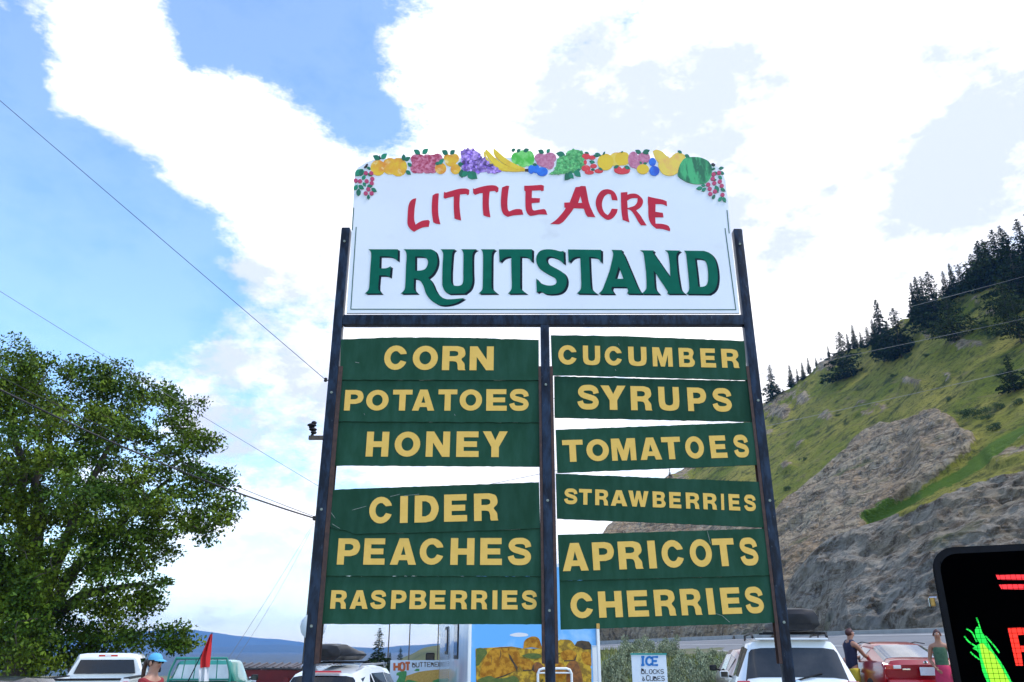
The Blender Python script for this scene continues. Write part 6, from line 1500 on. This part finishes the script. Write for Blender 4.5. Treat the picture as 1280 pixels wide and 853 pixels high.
# woman at the back of the coupe, faces left towards the man and camera
wY = 17.6; wp_ = P(1170, 787.5, wY); hW = 1.66
o, q, k = person('woman in a green top and pink wrap standing beside the back of the red coupe', Vector((wp_.x, wY, wp_.z-hW)), R(-28), hW,
    [((-.23,.03,1.14),(-.13,-.16,.97),(.5,-.5,-.5),(0,-.3,.6)),((.24,.05,1.13),(.20,-.06,.90),(0,-.25,-1),(-.7,-.5,0))], 'skin2', female=True)
hairdo(o, q, k, 'hair2')
garment(o, q, k, 'top', 'clgreen', [(0,0,.88,.165,.125),(0,0,1.10,.140,.104),(0,.005,1.27,.155,.125),(0,.012,1.38,.140,.105),(-.085,.02,1.46,.045,.05),(.085,.02,1.46,.045,.05)], [(0,1),(1,2),(2,3),(3,4),(3,5)])
garment(o, q, k, 'wrap', 'clpink', [(0,0,1.10,.155,.115),(0,0,.92,.185,.145),(0,0,.74,.195,.155),(0,.0,.56,.205,.165)], [(0,1),(1,2),(2,3)])
# woman in the blue cap, nearer, profile to the right
cY = 11.0; cp_ = P(195, 819, cY); hC = 1.64
o, q, k = person('woman in a light blue cap, sunglasses and dark red shirt, hair in a ponytail', Vector((cp_.x, cY, cp_.z-hC)), R(72), hC,
    [((-.22,.02,1.12),(-.20,-.14,.93),(0,-.5,-.9),(.3,-.8,0)),((.22,.02,1.12),(.20,-.14,.93),(0,-.5,-.9),(-.3,-.8,0))], 'skin', female=True)
hairdo(o, q, k, 'hair', tail=True)
garment(o, q, k, 'shirt', 'clred', [(0,0,.92,.165,.125),(0,0,1.10,.14,.105),(0,.005,1.28,.152,.125),(0,.018,1.425,.135,.10),(-.155,.02,1.42,.070,.068),(-.20,.02,1.28,.060,.058),(.155,.02,1.42,.070,.068),(.20,.02,1.28,.060,.058)], [(0,1),(1,2),(2,3),(3,4),(4,5),(3,6),(6,7)])
garment(o, q, k, 'trousers', 'navy', [(0,0,.95,.155,.112),(-.092,0,.86,.095,.10),(-.105,0,.5,.075,.075),(-.115,.02,.12,.06,.06),(.092,0,.86,.095,.10),(.105,0,.5,.075,.075),(.115,.02,.12,.06,.06)], [(0,1),(1,2),(2,3),(0,4),(4,5),(5,6)])
cap_ = thing('cap', 'light blue peaked cap worn by the woman in dark red', 'cap', Vector(o.location), R(72))
b = MB(); c = q(0,.0,1.69); rr = []
for j in range(7):
    t = j/6*math.pi/2; r_ = math.cos(t)**.8; rr.append([Vector((c.x+.086*k*r_*math.cos(a), c.y+.103*k*r_*math.sin(a), c.z+.088*k*math.sin(t))) for a in [i*2*math.pi/20 for i in range(20)]])
b.rings(rr); b.build('crown', 'capblue', cap_, smooth=60)
b = MB(); rr = []
for i in range(13):
    a = -math.pi/2+(i/12-.5)*2.1; x, y = .086*math.cos(a), .103*math.sin(a); o_ = 1+.85*math.cos((i/12-.5)*math.pi)**.6
    p0 = Vector((c.x+x*k, c.y+y*k, c.z+.012*k)); p1 = Vector((c.x+x*k*(1+.25*(o_-1)), c.y+y*k*o_, c.z+(.0-.02*(o_-1)-.35*abs(x)**1.1*.3)*k))
    rr.append([p0, p1, p1-Vector((0,0,.005)), p0-Vector((0,0,.005))])
b.rings(rr); b.build('peak', 'capblue', cap_, smooth=50)
b = MB(); b.ball(c+Vector((0,0,.088*k)), .008, 8, 5); b.build('button', 'capblue', cap_)
gl_ = thing('sunglasses', 'dark sunglasses on the woman in the light blue cap', 'sunglasses', Vector(o.location), R(72))
for s in (-1, 1):
    b = MB(); b.ball(q(s*.033,-.104,1.660), (.027*k,.008*k,.020*k), 12, 7); b.build('lens', 'glass', gl_, smooth=60)
    b = MB(); b.tube([q(s*.058,-.100,1.668), q(s*.080,-.05,1.668), q(s*.084,.01,1.662)], .003*k, 5); b.build('temple', 'trim', gl_)
b = MB(); b.tube([q(-.010,-.112,1.664), q(.010,-.112,1.664)], .003*k, 5); b.build('bridge', 'trim', gl_)
print('tris', sum(len(m.polygons) for m in bpy.data.meshes))
